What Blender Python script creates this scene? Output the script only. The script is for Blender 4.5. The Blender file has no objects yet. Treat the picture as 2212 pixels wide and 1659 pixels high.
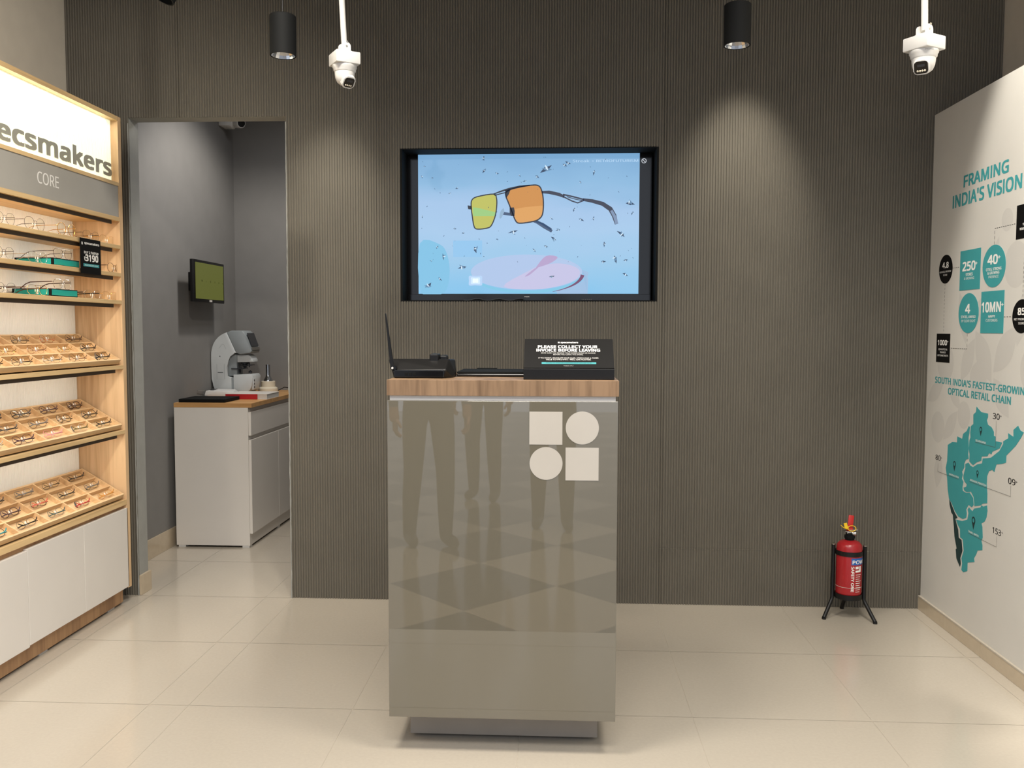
import bpy, bmesh, math, random
from mathutils import Vector, Matrix
random.seed(7)
S = bpy.context.scene
COL = S.collection
PI = math.pi

# ------------------------------------------------------------------ camera
cam = bpy.data.cameras.new('camera'); co = bpy.data.objects.new('camera', cam); COL.objects.link(co)
cam.sensor_width = 36; cam.sensor_fit = 'HORIZONTAL'; cam.lens = 1938.3 / 2212 * 36
cam.clip_start = 0.02; cam.clip_end = 100
_r = Vector((0.998708, 0.050775, 0.001964)); _u = Vector((-0.005086, 0.061446, 0.998097)); _f = Vector((-0.050558, 0.996818, -0.061625))
co.matrix_world = Matrix(((_r.x, _u.x, -_f.x, 0), (_r.y, _u.y, -_f.y, 0), (_r.z, _u.z, -_f.z, 1.35), (0, 0, 0, 1)))
S.camera = co

# ------------------------------------------------------------------ exposure and world
S.view_settings.view_transform = 'Standard'; S.view_settings.look = 'None'
S.view_settings.gamma = 1; S.view_settings.use_curve_mapping = False
S.view_settings.exposure = 0.15
W = bpy.data.worlds.new('atrium_daylight'); S.world = W; W.use_nodes = True
W.node_tree.nodes['Background'].inputs[0].default_value = (0.80, 0.87, 1.0, 1)
W.node_tree.nodes['Background'].inputs[1].default_value = 1.05

def aim(o, target):
    o.rotation_euler = (Vector(target) - o.location).to_track_quat('-Z', 'Y').to_euler()
def spot(loc, target, power, deg, blend=.5, rad=.03, col=(1, .86, .68)):
    l = bpy.data.lights.new('spot_lamp', 'SPOT'); l.energy = power; l.spot_size = math.radians(deg); l.spot_blend = blend
    l.shadow_soft_size = rad; l.color = col
    o = bpy.data.objects.new('spot_lamp', l); COL.objects.link(o); o.location = loc; aim(o, target); return o
def area(loc, target, power, sx, sy, col=(1, .88, .72), spread=180):
    l = bpy.data.lights.new('area_lamp', 'AREA'); l.energy = power; l.shape = 'RECTANGLE'; l.size = sx; l.size_y = sy
    l.color = col; l.spread = math.radians(spread)
    o = bpy.data.objects.new('area_lamp', l); COL.objects.link(o); o.location = loc; aim(o, target); return o
CEIL = 3.25
WARM = (1, .93, .82)
# unseen area lamps at the shop ceiling, added for general light
area((-.9, 2.1, CEIL - .03), (-.9, 2.1, 0), 40, .6, .6, WARM, 140)
area((.9, 2.1, CEIL - .03), (.9, 2.1, 0), 32, .6, .6, WARM, 140)
area((0, .6, CEIL - .03), (0, .6, 0), 46, 1.2, .6, WARM, 140)
# track spots: right panel and back wall scallops, plus two added fills
spot((1.10, 2.95, 3.17), (1.76, 3.05, 2.3), 250, 70, .35, .03, (1, .95, .86))
spot((1.0, 1.9, 3.17), (1.76, 3.0, 1.2), 45, 64, .8, .05, (1, .95, .86))  # wide fill added to lift the right panel
spot((.86, 3.86, 3.02), (.86, 4.364, 1.85), 95, 40, 1.0, .03, (1, .94, .82))
spot((-1.09, 3.86, 2.92), (-1.09, 4.364, 1.65), 66, 40, 1.0, .03, (1, .94, .82))
spot((-.75, 2.3, 3.17), (-2.1, 3.75, 1.5), 105, 88, .8, .05, WARM)  # fill added to brighten the left shelf fronts and upper wall
# testing room behind the doorway
spot((-1.55, 5.45, 2.98), (-2.2, 5.75, 1.0), 55, 115, .6, .06, (1, .94, .86))
area((-1.4, 5.4, 2.98), (-1.4, 5.4, 0), 10, .4, .4, (.97, .97, 1))

# ------------------------------------------------------------------ materials
def lin(c):
    if isinstance(c, str):
        c = [int(c[i:i + 2], 16) for i in (0, 2, 4)]
    return tuple((v / 255 / 12.92 if v / 255 <= .04045 else ((v / 255 + .055) / 1.055) ** 2.4) for v in c) + (1,)
def mat(name, col, rough=.5, metal=0, spec=.5, vary=.04, scale=40, bump=0, coat=0, trans=0):
    m = bpy.data.materials.new(name); m.use_nodes = True; N = m.node_tree; b = N.nodes['Principled BSDF']
    b.inputs['Roughness'].default_value = rough; b.inputs['Metallic'].default_value = metal
    b.inputs['Specular IOR Level'].default_value = spec; b.inputs['Coat Weight'].default_value = coat
    b.inputs['Coat Roughness'].default_value = .02
    b.inputs['Transmission Weight'].default_value = trans
    c = lin(col)
    tc = N.nodes.new('ShaderNodeTexCoord'); nz = N.nodes.new('ShaderNodeTexNoise'); nz.inputs['Scale'].default_value = scale
    nz.inputs['Detail'].default_value = 3
    N.links.new(tc.outputs['Object'], nz.inputs['Vector'])
    rp = N.nodes.new('ShaderNodeValToRGB')
    rp.color_ramp.elements[0].position = .3; rp.color_ramp.elements[1].position = .7
    rp.color_ramp.elements[0].color = tuple(x * (1 - vary) for x in c[:3]) + (1,)
    rp.color_ramp.elements[1].color = tuple(min(1, x * (1 + vary)) for x in c[:3]) + (1,)
    N.links.new(nz.outputs['Fac'], rp.inputs['Fac']); N.links.new(rp.outputs['Color'], b.inputs['Base Color'])
    if bump:
        bp = N.nodes.new('ShaderNodeBump'); bp.inputs['Strength'].default_value = bump; bp.inputs['Distance'].default_value = .002
        N.links.new(nz.outputs['Fac'], bp.inputs['Height']); N.links.new(bp.outputs['Normal'], b.inputs['Normal'])
    return m
def wood(name, dark, light, axis='Z', rough=.45, scale=1.0, cathedral=.5):
    """oak laminate, grain running along AXIS (object space)"""
    m = bpy.data.materials.new(name); m.use_nodes = True; N = m.node_tree; L = N.links; b = N.nodes['Principled BSDF']
    b.inputs['Roughness'].default_value = rough; b.inputs['Specular IOR Level'].default_value = .35
    tc = N.nodes.new('ShaderNodeTexCoord'); mp = N.nodes.new('ShaderNodeMapping')
    sc = {'X': (2, 34, 34), 'Y': (34, 2, 34), 'Z': (34, 34, 2)}[axis]
    mp.inputs['Scale'].default_value = tuple(s * scale for s in sc)
    L.new(tc.outputs['Object'], mp.inputs['Vector'])
    n1 = N.nodes.new('ShaderNodeTexNoise'); n1.inputs['Scale'].default_value = 1; n1.inputs['Detail'].default_value = 4; n1.inputs['Distortion'].default_value = 1.2
    L.new(mp.outputs['Vector'], n1.inputs['Vector'])
    mp2 = N.nodes.new('ShaderNodeMapping'); mp2.inputs['Scale'].default_value = tuple((6 if s > 10 else .9) * scale for s in sc)
    L.new(tc.outputs['Object'], mp2.inputs['Vector'])
    n2 = N.nodes.new('ShaderNodeTexNoise'); n2.inputs['Scale'].default_value = 1.6; n2.inputs['Detail'].default_value = 2
    L.new(mp2.outputs['Vector'], n2.inputs['Vector'])
    mx = N.nodes.new('ShaderNodeMath'); mx.operation = 'MULTIPLY_ADD'; mx.inputs[1].default_value = cathedral
    L.new(n2.outputs['Fac'], mx.inputs[0])
    sc2 = N.nodes.new('ShaderNodeMath'); sc2.operation = 'MULTIPLY'; sc2.inputs[1].default_value = 1 - cathedral
    L.new(n1.outputs['Fac'], sc2.inputs[0]); L.new(sc2.outputs[0], mx.inputs[2])
    rp = N.nodes.new('ShaderNodeValToRGB'); e = rp.color_ramp.elements
    e[0].position = .30; e[0].color = lin(dark); e[1].position = .56; e[1].color = lin(light)
    L.new(mx.outputs[0], rp.inputs['Fac']); L.new(rp.outputs['Color'], b.inputs['Base Color'])
    return m
def emit(name, col, strength=1.0):
    m = bpy.data.materials.new(name); m.use_nodes = True; N = m.node_tree; b = N.nodes['Principled BSDF']
    b.inputs['Base Color'].default_value = (.02, .02, .02, 1); b.inputs['Roughness'].default_value = .2
    b.inputs['Emission Color'].default_value = lin(col); b.inputs['Emission Strength'].default_value = strength
    return m
def glassy(name, tint=(255, 255, 255), rough=.02, refl=1.0):
    m = bpy.data.materials.new(name); m.use_nodes = True; N = m.node_tree; N.nodes.clear()
    o = N.nodes.new('ShaderNodeOutputMaterial'); mx = N.nodes.new('ShaderNodeMixShader'); t = N.nodes.new('ShaderNodeBsdfTransparent')
    g = N.nodes.new('ShaderNodeBsdfGlossy'); f = N.nodes.new('ShaderNodeFresnel'); f.inputs['IOR'].default_value = 1.6
    mul = N.nodes.new('ShaderNodeMath'); mul.operation = 'MULTIPLY'; mul.inputs[1].default_value = refl
    t.inputs[0].default_value = lin(tint); g.inputs['Roughness'].default_value = rough
    N.nodes.remove(f); f = N.nodes.new('ShaderNodeLayerWeight'); f.inputs['Blend'].default_value = .08
    N.links.new(f.outputs['Fresnel'], mul.inputs[0]); N.links.new(mul.outputs[0], mx.inputs[0])
    N.links.new(t.outputs[0], mx.inputs[1]); N.links.new(g.outputs[0], mx.inputs[2]); N.links.new(mx.outputs[0], o.inputs[0])
    return m
M = {
 'flute': mat('fluted_wall_paint', (102, 97, 87), .62, 0, .3, .05, 6),
 'plaster': mat('grey_plaster', (150, 146, 138), .8, 0, .3, .04, 9, .15),
 'jamb': mat('jamb_paint', (150, 150, 145), .75, 0, .3, .05, 14, .2),
 'upper': mat('upper_wall_paint', (196, 188, 174), .8, 0, .3, .03, 10, .1),
 'roomwall': mat('testing_room_paint', (126, 124, 121), .7, 0, .35, .03, 8, .12),
 'panel': mat('white_wall_panel', (206, 202, 194), .55, 0, .4, .02, 5),
 'panelmark': mat('pale_grey_print', (197, 193, 186), .55, 0, .4, .02, 5),
 'tile': mat('beige_floor_tile', (177, 168, 154), .15, 0, .5, .025, 90),
 'grout': mat('pale_grout', (179, 170, 155), .6, 0, .3, .05, 60),
 'skirt': mat('beige_skirting_tile', (188, 172, 148), .2, 0, .5, .03, 30),
 'ceil': mat('ceiling_paint', (110, 106, 100), .9, 0, .2, .03, 8),
 'oak': wood('oak_vertical', (178, 140, 100), (218, 184, 142), 'Z'),
 'oak_y': wood('oak_along_shelf', (190, 158, 112), (220, 188, 138), 'Y', .45, .8, .35),
 'oak_tray': wood('oak_tray', (186, 150, 108), (222, 188, 142), 'Y', .45, .8, .4),
 'oak_kick': wood('oak_kick', (150, 112, 80), (190, 150, 110), 'Z', .5),
 'oak_kiosk': wood('oak_kiosk', (98, 76, 56), (146, 118, 91), 'Z', .45, 1.3),
 'oak_counter': wood('oak_counter', (168, 124, 76), (198, 152, 98), 'X', .4),
 'white_flute': mat('white_fluted_panel', (238, 234, 224), .5, 0, .4, .02, 10),
 'header': mat('grey_header', (164, 160, 152), .5, 0, .4, .03, 6),
 'letter': mat('grey_letter', (150, 148, 136), .5, 0, .4, .02, 10),
 'white': mat('white_laminate', (220, 214, 206), .35, 0, .5, .015, 5),
 'whitep': mat('white_plastic', (206, 204, 200), .38, 0, .5, .015, 20),
 'whiteprint': mat('white_print', (235, 232, 226), .5, 0, .4, .01, 20),
 'channel': mat('bronze_channel', (78, 66, 54), .5, .1, .4, .03, 30),
 'black': mat('black_plastic', (13, 12, 12), .45, 0, .35, .06, 60),
 'blackgloss': mat('black_gloss', (14, 13, 13), .12, 0, .5, .05, 30),
 'blackmat': mat('black_matte', (9, 10, 10), .75, 0, .2, .06, 60),
 'chrome': mat('chrome', (205, 208, 212), .12, 1, .5, .02, 20),
 'steel': mat('brushed_steel', (180, 176, 168), .3, 1, .5, .04, 30),
 'teal': mat('teal_print', (64, 152, 155), .5, 0, .4, .02, 20),
 'tealbox': mat('teal_panel', (24, 146, 138), .45, 0, .4, .04, 20),
 'blackprint': mat('black_print', (9, 8, 8), .55, 0, .2, .03, 20),
 'darkgreen': mat('dark_green_print', (34, 56, 56), .5, 0, .4, .03, 20),
 'greyprint': mat('grey_print', (96, 92, 88), .5, 0, .4, .03, 20),
 'kioskglass': mat('back_painted_glass', (108, 102, 88), .015, 0, 1.0, .012, 4, 0, .5),
 'kioskside': mat('kiosk_laminate', (150, 146, 132), .4, 0, .5, .02, 8),
 'plinth': mat('grey_plinth', (142, 134, 124), .45, 0, .4, .03, 14),
 'logo': mat('cream_vinyl', (186, 179, 168), .12, 0, .5, .01, 10),
 'red': mat('extinguisher_red', (158, 30, 36), .28, 0, .5, .05, 20),
 'redlever': mat('red_plastic', (186, 34, 30), .4, 0, .5, .03, 20),
 'yellow': mat('yellow_plastic', (232, 190, 30), .45, 0, .5, .03, 20),
 'blue': mat('blue_print', (36, 92, 168), .45, 0, .4, .03, 20),
 'cream': mat('cream_plastic', (216, 206, 184), .35, 0, .5, .02, 20),
 'devwhite': mat('device_white', (196, 200, 200), .4, 0, .5, .015, 20),
 'devgrey': mat('device_grey', (142, 148, 150), .4, 0, .5, .02, 20),
 'devdark': mat('device_dark', (44, 46, 50), .3, 0, .5, .05, 30),
 'redbook': mat('red_book_cover', (176, 30, 34), .5, 0, .4, .04, 30),
 'paper': mat('book_pages', (206, 202, 196), .7, 0, .3, .04, 80),
 'lens': glassy('spectacle_lens', (250, 250, 246), .03, 1.3),
 'acrylic': glassy('clear_acrylic', (244, 244, 244), .05, .8),
 'nosepad': mat('clear_nose_pad', (238, 228, 216), .25, 0, .6, .02, 60),
 'signface': None, 'greenscreen': emit('eye_chart_glow', (112, 118, 26), .45),
}
def structure(o): o['kind'] = 'structure'; return o
# lit sign face: fluted acrylic that glows
m = mat('lit_sign_face', (240, 240, 226), .5, 0, .3, .01, 10); M['signface'] = m
m.node_tree.nodes['Principled BSDF'].inputs['Emission Color'].default_value = lin((236, 240, 205))
m.node_tree.nodes['Principled BSDF'].inputs['Emission Strength'].default_value = .55

# ------------------------------------------------------------------ mesh helpers
class MB:
    def __init__(s): s.bm = bmesh.new()
    def box(s, x0, x1, y0, y1, z0, z1, bev=0, T=None):
        v = [s.bm.verts.new((x, y, z)) for x in (x0, x1) for y in (y0, y1) for z in (z0, z1)]
        F = [(0, 1, 3, 2), (4, 6, 7, 5), (0, 4, 5, 1), (2, 3, 7, 6), (0, 2, 6, 4), (1, 5, 7, 3)]
        fs = [s.bm.faces.new([v[i] for i in f]) for f in F]
        if bev:
            es = list({e for f in fs for e in f.edges})
            r = bmesh.ops.bevel(s.bm, geom=es, offset=bev, segments=2, affect='EDGES', profile=.5)
            v = list({q for f in r['faces'] for q in f.verts} | {q for q in v if q.is_valid})
        if T is not None:
            for q in v: q.co = T @ q.co
        return s
    def tube(s, pts, r, n=10, flat=1.0, caps=True):
        """round bar along PTS; r a number or one per point; flat squashes it sideways"""
        pts = [Vector(p) for p in pts]; rr = r if isinstance(r, (list, tuple)) else [r] * len(pts)
        rings = []; prev = None
        for i, p in enumerate(pts):
            d = (pts[min(i + 1, len(pts) - 1)] - pts[max(i - 1, 0)]).normalized()
            if prev is None:
                a = d.cross(Vector((0, 0, 1)))
                if a.length < .05: a = d.cross(Vector((0, 1, 0)))
            else: a = prev - d * prev.dot(d)
            a.normalize(); prev = a; b = d.cross(a)
            rings.append([s.bm.verts.new(p + (a * math.cos(2 * PI * k / n) * flat + b * math.sin(2 * PI * k / n)) * rr[i]) for k in range(n)])
        for A, B in zip(rings, rings[1:]):
            for k in range(n): s.bm.faces.new((A[k], A[(k + 1) % n], B[(k + 1) % n], B[k]))
        if caps: s.bm.faces.new(rings[0][::-1]); s.bm.faces.new(rings[-1])
        return s
    def loop(s, pts, r, n=8):
        """closed ring of round section"""
        pts = [Vector(p) for p in pts]; N = len(pts); rings = []
        c = sum(pts, Vector()) / N
        nrm = (pts[0] - c).cross(pts[N // 4] - c).normalized()
        for i, p in enumerate(pts):
            d = (pts[(i + 1) % N] - pts[i - 1]).normalized(); a = nrm; b = d.cross(a).normalized()
            rings.append([s.bm.verts.new(p + (a * math.cos(2 * PI * k / n) + b * math.sin(2 * PI * k / n)) * r) for k in range(n)])
        for i in range(N):
            A, B = rings[i], rings[(i + 1) % N]
            for k in range(n): s.bm.faces.new((A[k], A[(k + 1) % n], B[(k + 1) % n], B[k]))
        return s
    def lathe(s, prof, c=(0, 0, 0), n=32, T=None, cap=True):
        """prof: (r, z) list, turned about a vertical axis through c"""
        rings = []; c = Vector(c); allv = []
        for r, z in prof:
            if r < 1e-6:
                v = s.bm.verts.new(c + Vector((0, 0, z))); rings.append([v]); allv.append(v)
            else:
                R = [s.bm.verts.new(c + Vector((r * math.cos(2 * PI * k / n), r * math.sin(2 * PI * k / n), z))) for k in range(n)]
                rings.append(R); allv += R
        for A, B in zip(rings, rings[1:]):
            if len(A) == 1 and len(B) == 1: continue
            for k in range(n):
                k2 = (k + 1) % n
                if len(A) == 1: s.bm.faces.new((A[0], B[k2], B[k]))
                elif len(B) == 1: s.bm.faces.new((A[k], A[k2], B[0]))
                else: s.bm.faces.new((A[k], A[k2], B[k2], B[k]))
        if cap:
            if len(rings[0]) > 1: s.bm.faces.new(rings[0][::-1])
            if len(rings[-1]) > 1: s.bm.faces.new(rings[-1])
        if T is not None:
            for q in allv: q.co = T @ q.co
        return s
    def prism(s, poly, f, t0, t1, bev=0):
        """poly: 2-D outline; f(a, b, t) -> point"""
        A = [s.bm.verts.new(f(a, b, t0)) for a, b in poly]; B = [s.bm.verts.new(f(a, b, t1)) for a, b in poly]
        n = len(poly); fa = s.bm.faces.new(A[::-1]); fb = s.bm.faces.new(B)
        for k in range(n): s.bm.faces.new((A[k], A[(k + 1) % n], B[(k + 1) % n], B[k]))
        if bev:
            es = list(fa.edges) + list(fb.edges)
            bmesh.ops.bevel(s.bm, geom=es, offset=bev, segments=2, affect='EDGES', profile=.5)
        return s
    def flat(s, poly, f):
        vs = [s.bm.verts.new(f(a, b)) for a, b in poly]
        s.bm.faces.new(vs); return s
    def raw(s, verts, faces):
        vs = [s.bm.verts.new(v) for v in verts]
        for q in faces:
            try: s.bm.faces.new([vs[i] for i in q])
            except ValueError: pass
        return s
    def build(s, name, m, parent=None, smooth=False, org=None, fixn=True):
        if fixn: bmesh.ops.recalc_face_normals(s.bm, faces=s.bm.faces)
        if org is not None:
            for v in s.bm.verts: v.co -= Vector(org)
        me = bpy.data.meshes.new(name); s.bm.to_mesh(me); s.bm.free()
        ms = m if isinstance(m, (list, tuple)) else [m]
        for q in ms: me.materials.append(q)
        if smooth:
            for p in me.polygons: p.use_smooth = True
            try: me.set_sharp_from_angle(angle=math.radians(38))
            except Exception: pass
        o = bpy.data.objects.new(name, me); COL.objects.link(o)
        if parent is not None: o.parent = parent
        return o
def tag(o, label, cat, group=None):
    o['label'] = label; o['category'] = cat
    if group: o['group'] = group
    return o
def thing(name, label, cat, loc=(0, 0, 0), group=None):
    o = bpy.data.objects.new(name, None); COL.objects.link(o); o.location = loc; o.empty_display_size = .1
    return tag(o, label, cat, group)
def P(mb, name, m, t, smooth=False, label=None, parent=None):
    """a part of thing t, shape given in world coordinates"""
    base = t
    off = Vector(t.location)
    while base.parent is not None:
        base = base.parent; off = off + Vector(base.location)
    o = mb.build(name, m, t, smooth, off)
    if label: o['label'] = label
    return o
def circle(cx, cy, r, n=40, ry=None):
    return [(cx + r * math.cos(2 * PI * k / n), cy + (ry or r) * math.sin(2 * PI * k / n)) for k in range(n)]
def rrect(x0, x1, y0, y1, r, n=5):
    out = []
    for cx, cy, a in ((x1 - r, y0 + r, -90), (x1 - r, y1 - r, 0), (x0 + r, y1 - r, 90), (x0 + r, y0 + r, 180)):
        for k in range(n + 1):
            t = math.radians(a + 90 * k / n); out.append((cx + r * math.cos(t), cy + r * math.sin(t)))
    return out
# ---- lettering: outlines of the built-in font, fitted to a box
import os
try: FONT = bpy.data.fonts.load(os.path.join(bpy.utils.system_resource('DATAFILES'), 'fonts', 'NotoSansHebrew-Regular.woff2'))   # plain sans that ships with Blender
except Exception: FONT = None
_tc = {}
def _text(s, bold, ext):
    k = (s, bold, ext)
    if k in _tc: return _tc[k]
    c = bpy.data.curves.new('t', 'FONT'); c.body = s; c.size = 1
    if FONT and '\u20b9' not in s: c.font = FONT
    if FONT and s == s.upper() and '\u20b9' not in s: c.body = s.replace('I', 'l')      # plain bar for the capital i, trimmed below
    c.space_character = 1 + bold * .8; c.resolution_u = 3; c.extrude = ext; c.fill_mode = 'BOTH' if ext else 'FRONT'
    o = bpy.data.objects.new('t', c); COL.objects.link(o)
    dg = bpy.context.evaluated_depsgraph_get(); me = bpy.data.meshes.new_from_object(o.evaluated_get(dg))
    vs = [tuple(v.co) for v in me.vertices]
    if c.body != s:
        top = max(v[1] for v in _text('H', bold, 0)[0]); vs = [(v[0], min(v[1], top), v[2]) for v in vs]
    fs = [tuple(p.vertices) for p in me.polygons]
    bpy.data.objects.remove(o); bpy.data.curves.remove(c); bpy.data.meshes.remove(me)
    _tc[k] = (vs, fs); return vs, fs
def text(mb, s, f, x, y, w=None, h=.02, bold=.02, ext=0, anchor='l', thick=0):
    """writes s with cap height h at (x, y) in the plane f(a, b, t); w stretches it to that width"""
    vs, fs = _text(s, bold, .5 if ext else 0)
    cv, _ = _text('H', bold, 0); cap = max(v[1] for v in cv); base = min(v[1] for v in cv)
    x0 = min(v[0] for v in vs); x1 = max(v[0] for v in vs)
    sy = h / (cap - base); sx = w / (x1 - x0) if w else sy
    tw = (x1 - x0) * sx; ox = {'l': x, 'c': x - tw / 2, 'r': x - tw}[anchor]
    k = bold * 1.0
    sh = [(0, 0)] if bold < .008 else ([(-k, 0), (k, 0)] if bold < .018 else [(-k, -k * .7), (k, k * .7), (-k, k * .7), (k, -k * .7), (0, 0)])
    for i, (dx, dy) in enumerate(sh):      # heavy lettering: the outline thickened by shifted copies
        mb.raw([f(ox + (v[0] - x0 + dx) * sx, y + (v[1] - base + dy) * sy, (v[2] + (.5 if ext else 0)) * ext + .000012 * i) for v in vs], fs)
    return tw

# ================================================================== THE SETTING
D = 4.364                      # back wall
FP = 0.0128                    # flute pitch of the wall panels
DX0, DX1, DZ = -2.112, -1.330, 2.377          # doorway
TX0, TX1, TZ0, TZ1 = -.768, .480, 1.482, 2.217  # TV niche
XL0, XR0 = -2.414, 2.061

def fluted_wall():
    mb = MB()
    n = int(round((XR0 - XL0) / FP)); p = (XR0 - XL0) / n
    seams = [-1.86, .503]
    cols = []                      # (x, depth)
    for i in range(n):
        x = XL0 + i * p
        g = .0060
        if any(abs(x - s) < p / 2 for s in seams): g = .008
        for u, d in ((0, g), (.14, g * .98), (.24, .0018), (.38, .0002), (.62, .0002), (.76, .0018), (.86, g * .98)):
            cols.append((x + u * p, d))
    cols.append((XR0, .005))
    def snap(x): return min(range(0, len(cols) - 1, 7), key=lambda i: abs(cols[i][0] - x))
    a0, a1, t0, t1 = snap(DX0), snap(DX1), snap(TX0), snap(TX1)
    hs0 = snap(.503)
    zs = [0.0, .276, .279, TZ0, TZ1, DZ, CEIL]
    grid = {}
    def v(i, j):
        if (i, j) not in grid:
            x, d = cols[i]
            grid[i, j] = mb.bm.verts.new((x, D + d, zs[j]))
        return grid[i, j]
    for i in range(len(cols) - 1):
        for j in range(len(zs) - 1):
            if a0 <= i < a1 and j < 5: continue
            if t0 <= i < t1 and j == 3: continue
            if j == 1 and i >= hs0:      # cut line between panels low on the right
                x, d = cols[i]; x2, d2 = cols[i + 1]
                q = [mb.bm.verts.new(c) for c in ((x, D + d + .0015, zs[1]), (x2, D + d2 + .0015, zs[1]), (x2, D + d2 + .0015, zs[2]), (x, D + d + .0015, zs[2]))]
                mb.bm.faces.new(q).material_index = 1; continue
            mb.bm.faces.new((v(i, j), v(i + 1, j), v(i + 1, j + 1), v(i, j + 1)))
    dx0, dx1, tx0, tx1 = cols[a0][0], cols[a1][0], cols[t0][0], cols[t1][0]
    def slab(x0, x1, z0, z1, y1=D + .104):
        k = len(mb.bm.faces); mb.box(x0, x1, D + .0095, y1, z0, z1)
        mb.bm.faces.ensure_lookup_table()
        for f in mb.bm.faces[k:]: f.material_index = 2
    slab(XL0 - .1, dx0, 0, DZ); slab(XL0 - .1, tx0, DZ, CEIL); slab(dx1, tx0, 0, DZ)
    slab(tx0, tx1, 0, TZ0); slab(tx0, tx1, TZ1, CEIL); slab(tx1, XR0 + .1, 0, CEIL)
    o = structure(mb.build('wall_back', [M['flute'], mat('panel_cut_edge', (128, 122, 110), .7), M['jamb']], fixn=False))
    return dx0, dx1, tx0, tx1, o
dx0, dx1, tx0, tx1, wall_back = fluted_wall()
# filler bead along the cut edges of the doorway (a ragged line of putty)
mb = MB()
for x, sg in ((dx0, -1), (dx1, 1)):
    pts = [(x + sg * (.0015 + .0016 * random.random()), D - .0005, z / 40) for z in range(0, int(DZ * 40))]
    mb.tube(pts, [.0022 + .0016 * random.random() for _ in pts], 6)
structure(mb.build('trim_1', M['jamb'], None, True))
# niche lining
mb = MB()
mb.box(tx0 - .001, tx0 + .008, D + .002, D + .19, TZ0, TZ1); mb.box(tx1 - .008, tx1 + .001, D + .002, D + .19, TZ0, TZ1)
mb.box(tx0 + .008, tx1 - .008, D + .002, D + .19, TZ1 - .004, TZ1 + .001); mb.box(tx0 + .008, tx1 - .008, D + .002, D + .19, TZ0 - .001, TZ0 + .004)
mb.box(tx0, tx1, D + .19, D + .2, TZ0, TZ1)
structure(mb.build('trim_2', M['blackmat']))

# floor: single tiles with pale joints
mb = MB()
xs = [-2.62, -2.045, -1.457, -1.313, -.72, -.12, .475, 1.09, 1.69, 2.3]
ys = [1.60, 1.78, 2.43, 3.075, 3.715, 4.362, 5.03, 5.68, 6.33, 6.75]
mb.box(xs[0], xs[-1], ys[0], ys[-1], -.03, -.0008)
mb.bm.faces.ensure_lookup_table()
for f in mb.bm.faces: f.material_index = 1
for a, b in zip(xs, xs[1:]):
    for c, d in zip(ys, ys[1:]):
        g = .0012; k = len(mb.bm.faces)
        mb.raw([(a + g, c + g, 0), (b - g, c + g, 0), (b - g, d - g, 0), (a + g, d - g, 0)], [(0, 1, 2, 3)])
structure(mb.build('floor', [M['tile'], M['grout']], fixn=False))
# corridor in front of the shop: dark and light diamonds
m = mat('corridor_diamond_tile', (120, 112, 100), .1, 0, .6, .03, 30); M['corridor'] = m
N = m.node_tree; tc = N.nodes.new('ShaderNodeTexCoord'); mp = N.nodes.new('ShaderNodeMapping'); mp.inputs['Rotation'].default_value = (0, 0, PI / 4); mp.inputs['Scale'].default_value = (1.6, 1.6, 1)
ck = N.nodes.new('ShaderNodeTexChecker'); ck.inputs['Scale'].default_value = 1; ck.inputs['Color1'].default_value = lin((60, 54, 48)); ck.inputs['Color2'].default_value = lin((146, 132, 112))
N.links.new(tc.outputs['Object'], mp.inputs['Vector']); N.links.new(mp.outputs['Vector'], ck.inputs['Vector']); N.links.new(ck.outputs['Color'], N.nodes['Principled BSDF'].inputs['Base Color'])
structure(MB().box(-7, 7, -9, 1.598, -.03, -.001).build('floor_corridor', m))

structure(MB().box(XL0 - .1, XL0, 1.6, D + .0094, 0, CEIL).build('wall_left', M['upper']))
structure(MB().box(XR0, XR0 + .1, 1.6, D + .0094, 0, CEIL).build('wall_right', M['upper']))
PX = 1.758
structure(MB().box(PX, XR0 - .001, 1.7, D - .001, 0, 2.350).build('wall_right_panel', M['panel']))
mb = MB()
for y0, y1 in ((3.7235, D - .002), (3.06, 3.7215), (2.40, 3.058), (1.7, 2.398)): mb.box(PX - .011, PX - .0004, y0, y1, .0008, .061)
b = structure(mb.build('baseboard_right', M['skirt']))
mb = MB().box(PX - .012, PX - .0004, 1.7, D - .002, .0612, .0668); o = mb.build('grout_strip', M['grout'], b)
structure(MB().box(XL0 - .1, XR0 + .1, 1.55, D + .104, CEIL, CEIL + .08).build('ceiling', M['ceil']))

# testing room
RY, RXL, RXR = 6.548, -2.38, -.90
structure(MB().box(RXL - .1, RXL, D + .105, RY, 0, 3.05).build('wall_testing_room_left', M['roomwall']))
structure(MB().box(RXL - .1, RXR + .1, RY, RY + .1, 0, 3.05).build('wall_testing_room_back', M['roomwall']))
structure(MB().box(RXR, RXR + .1, D + .105, RY, 0, 3.05).build('wall_testing_room_right', M['roomwall']))
structure(MB().box(RXL - .1, RXR + .1, D + .105, RY + .1, 3.05, 3.12).build('ceiling_testing_room', M['ceil']))
structure(MB().box(RXL + .0004, RXL + .011, D + .107, RY - .001, .0008, .115).build('baseboard_testing_room', M['skirt']))
structure(MB().box(dx0 + .0003, dx0 + .013, D + .004, D + .112, .0008, .1).build('baseboard_doorway', M['skirt']))

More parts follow.
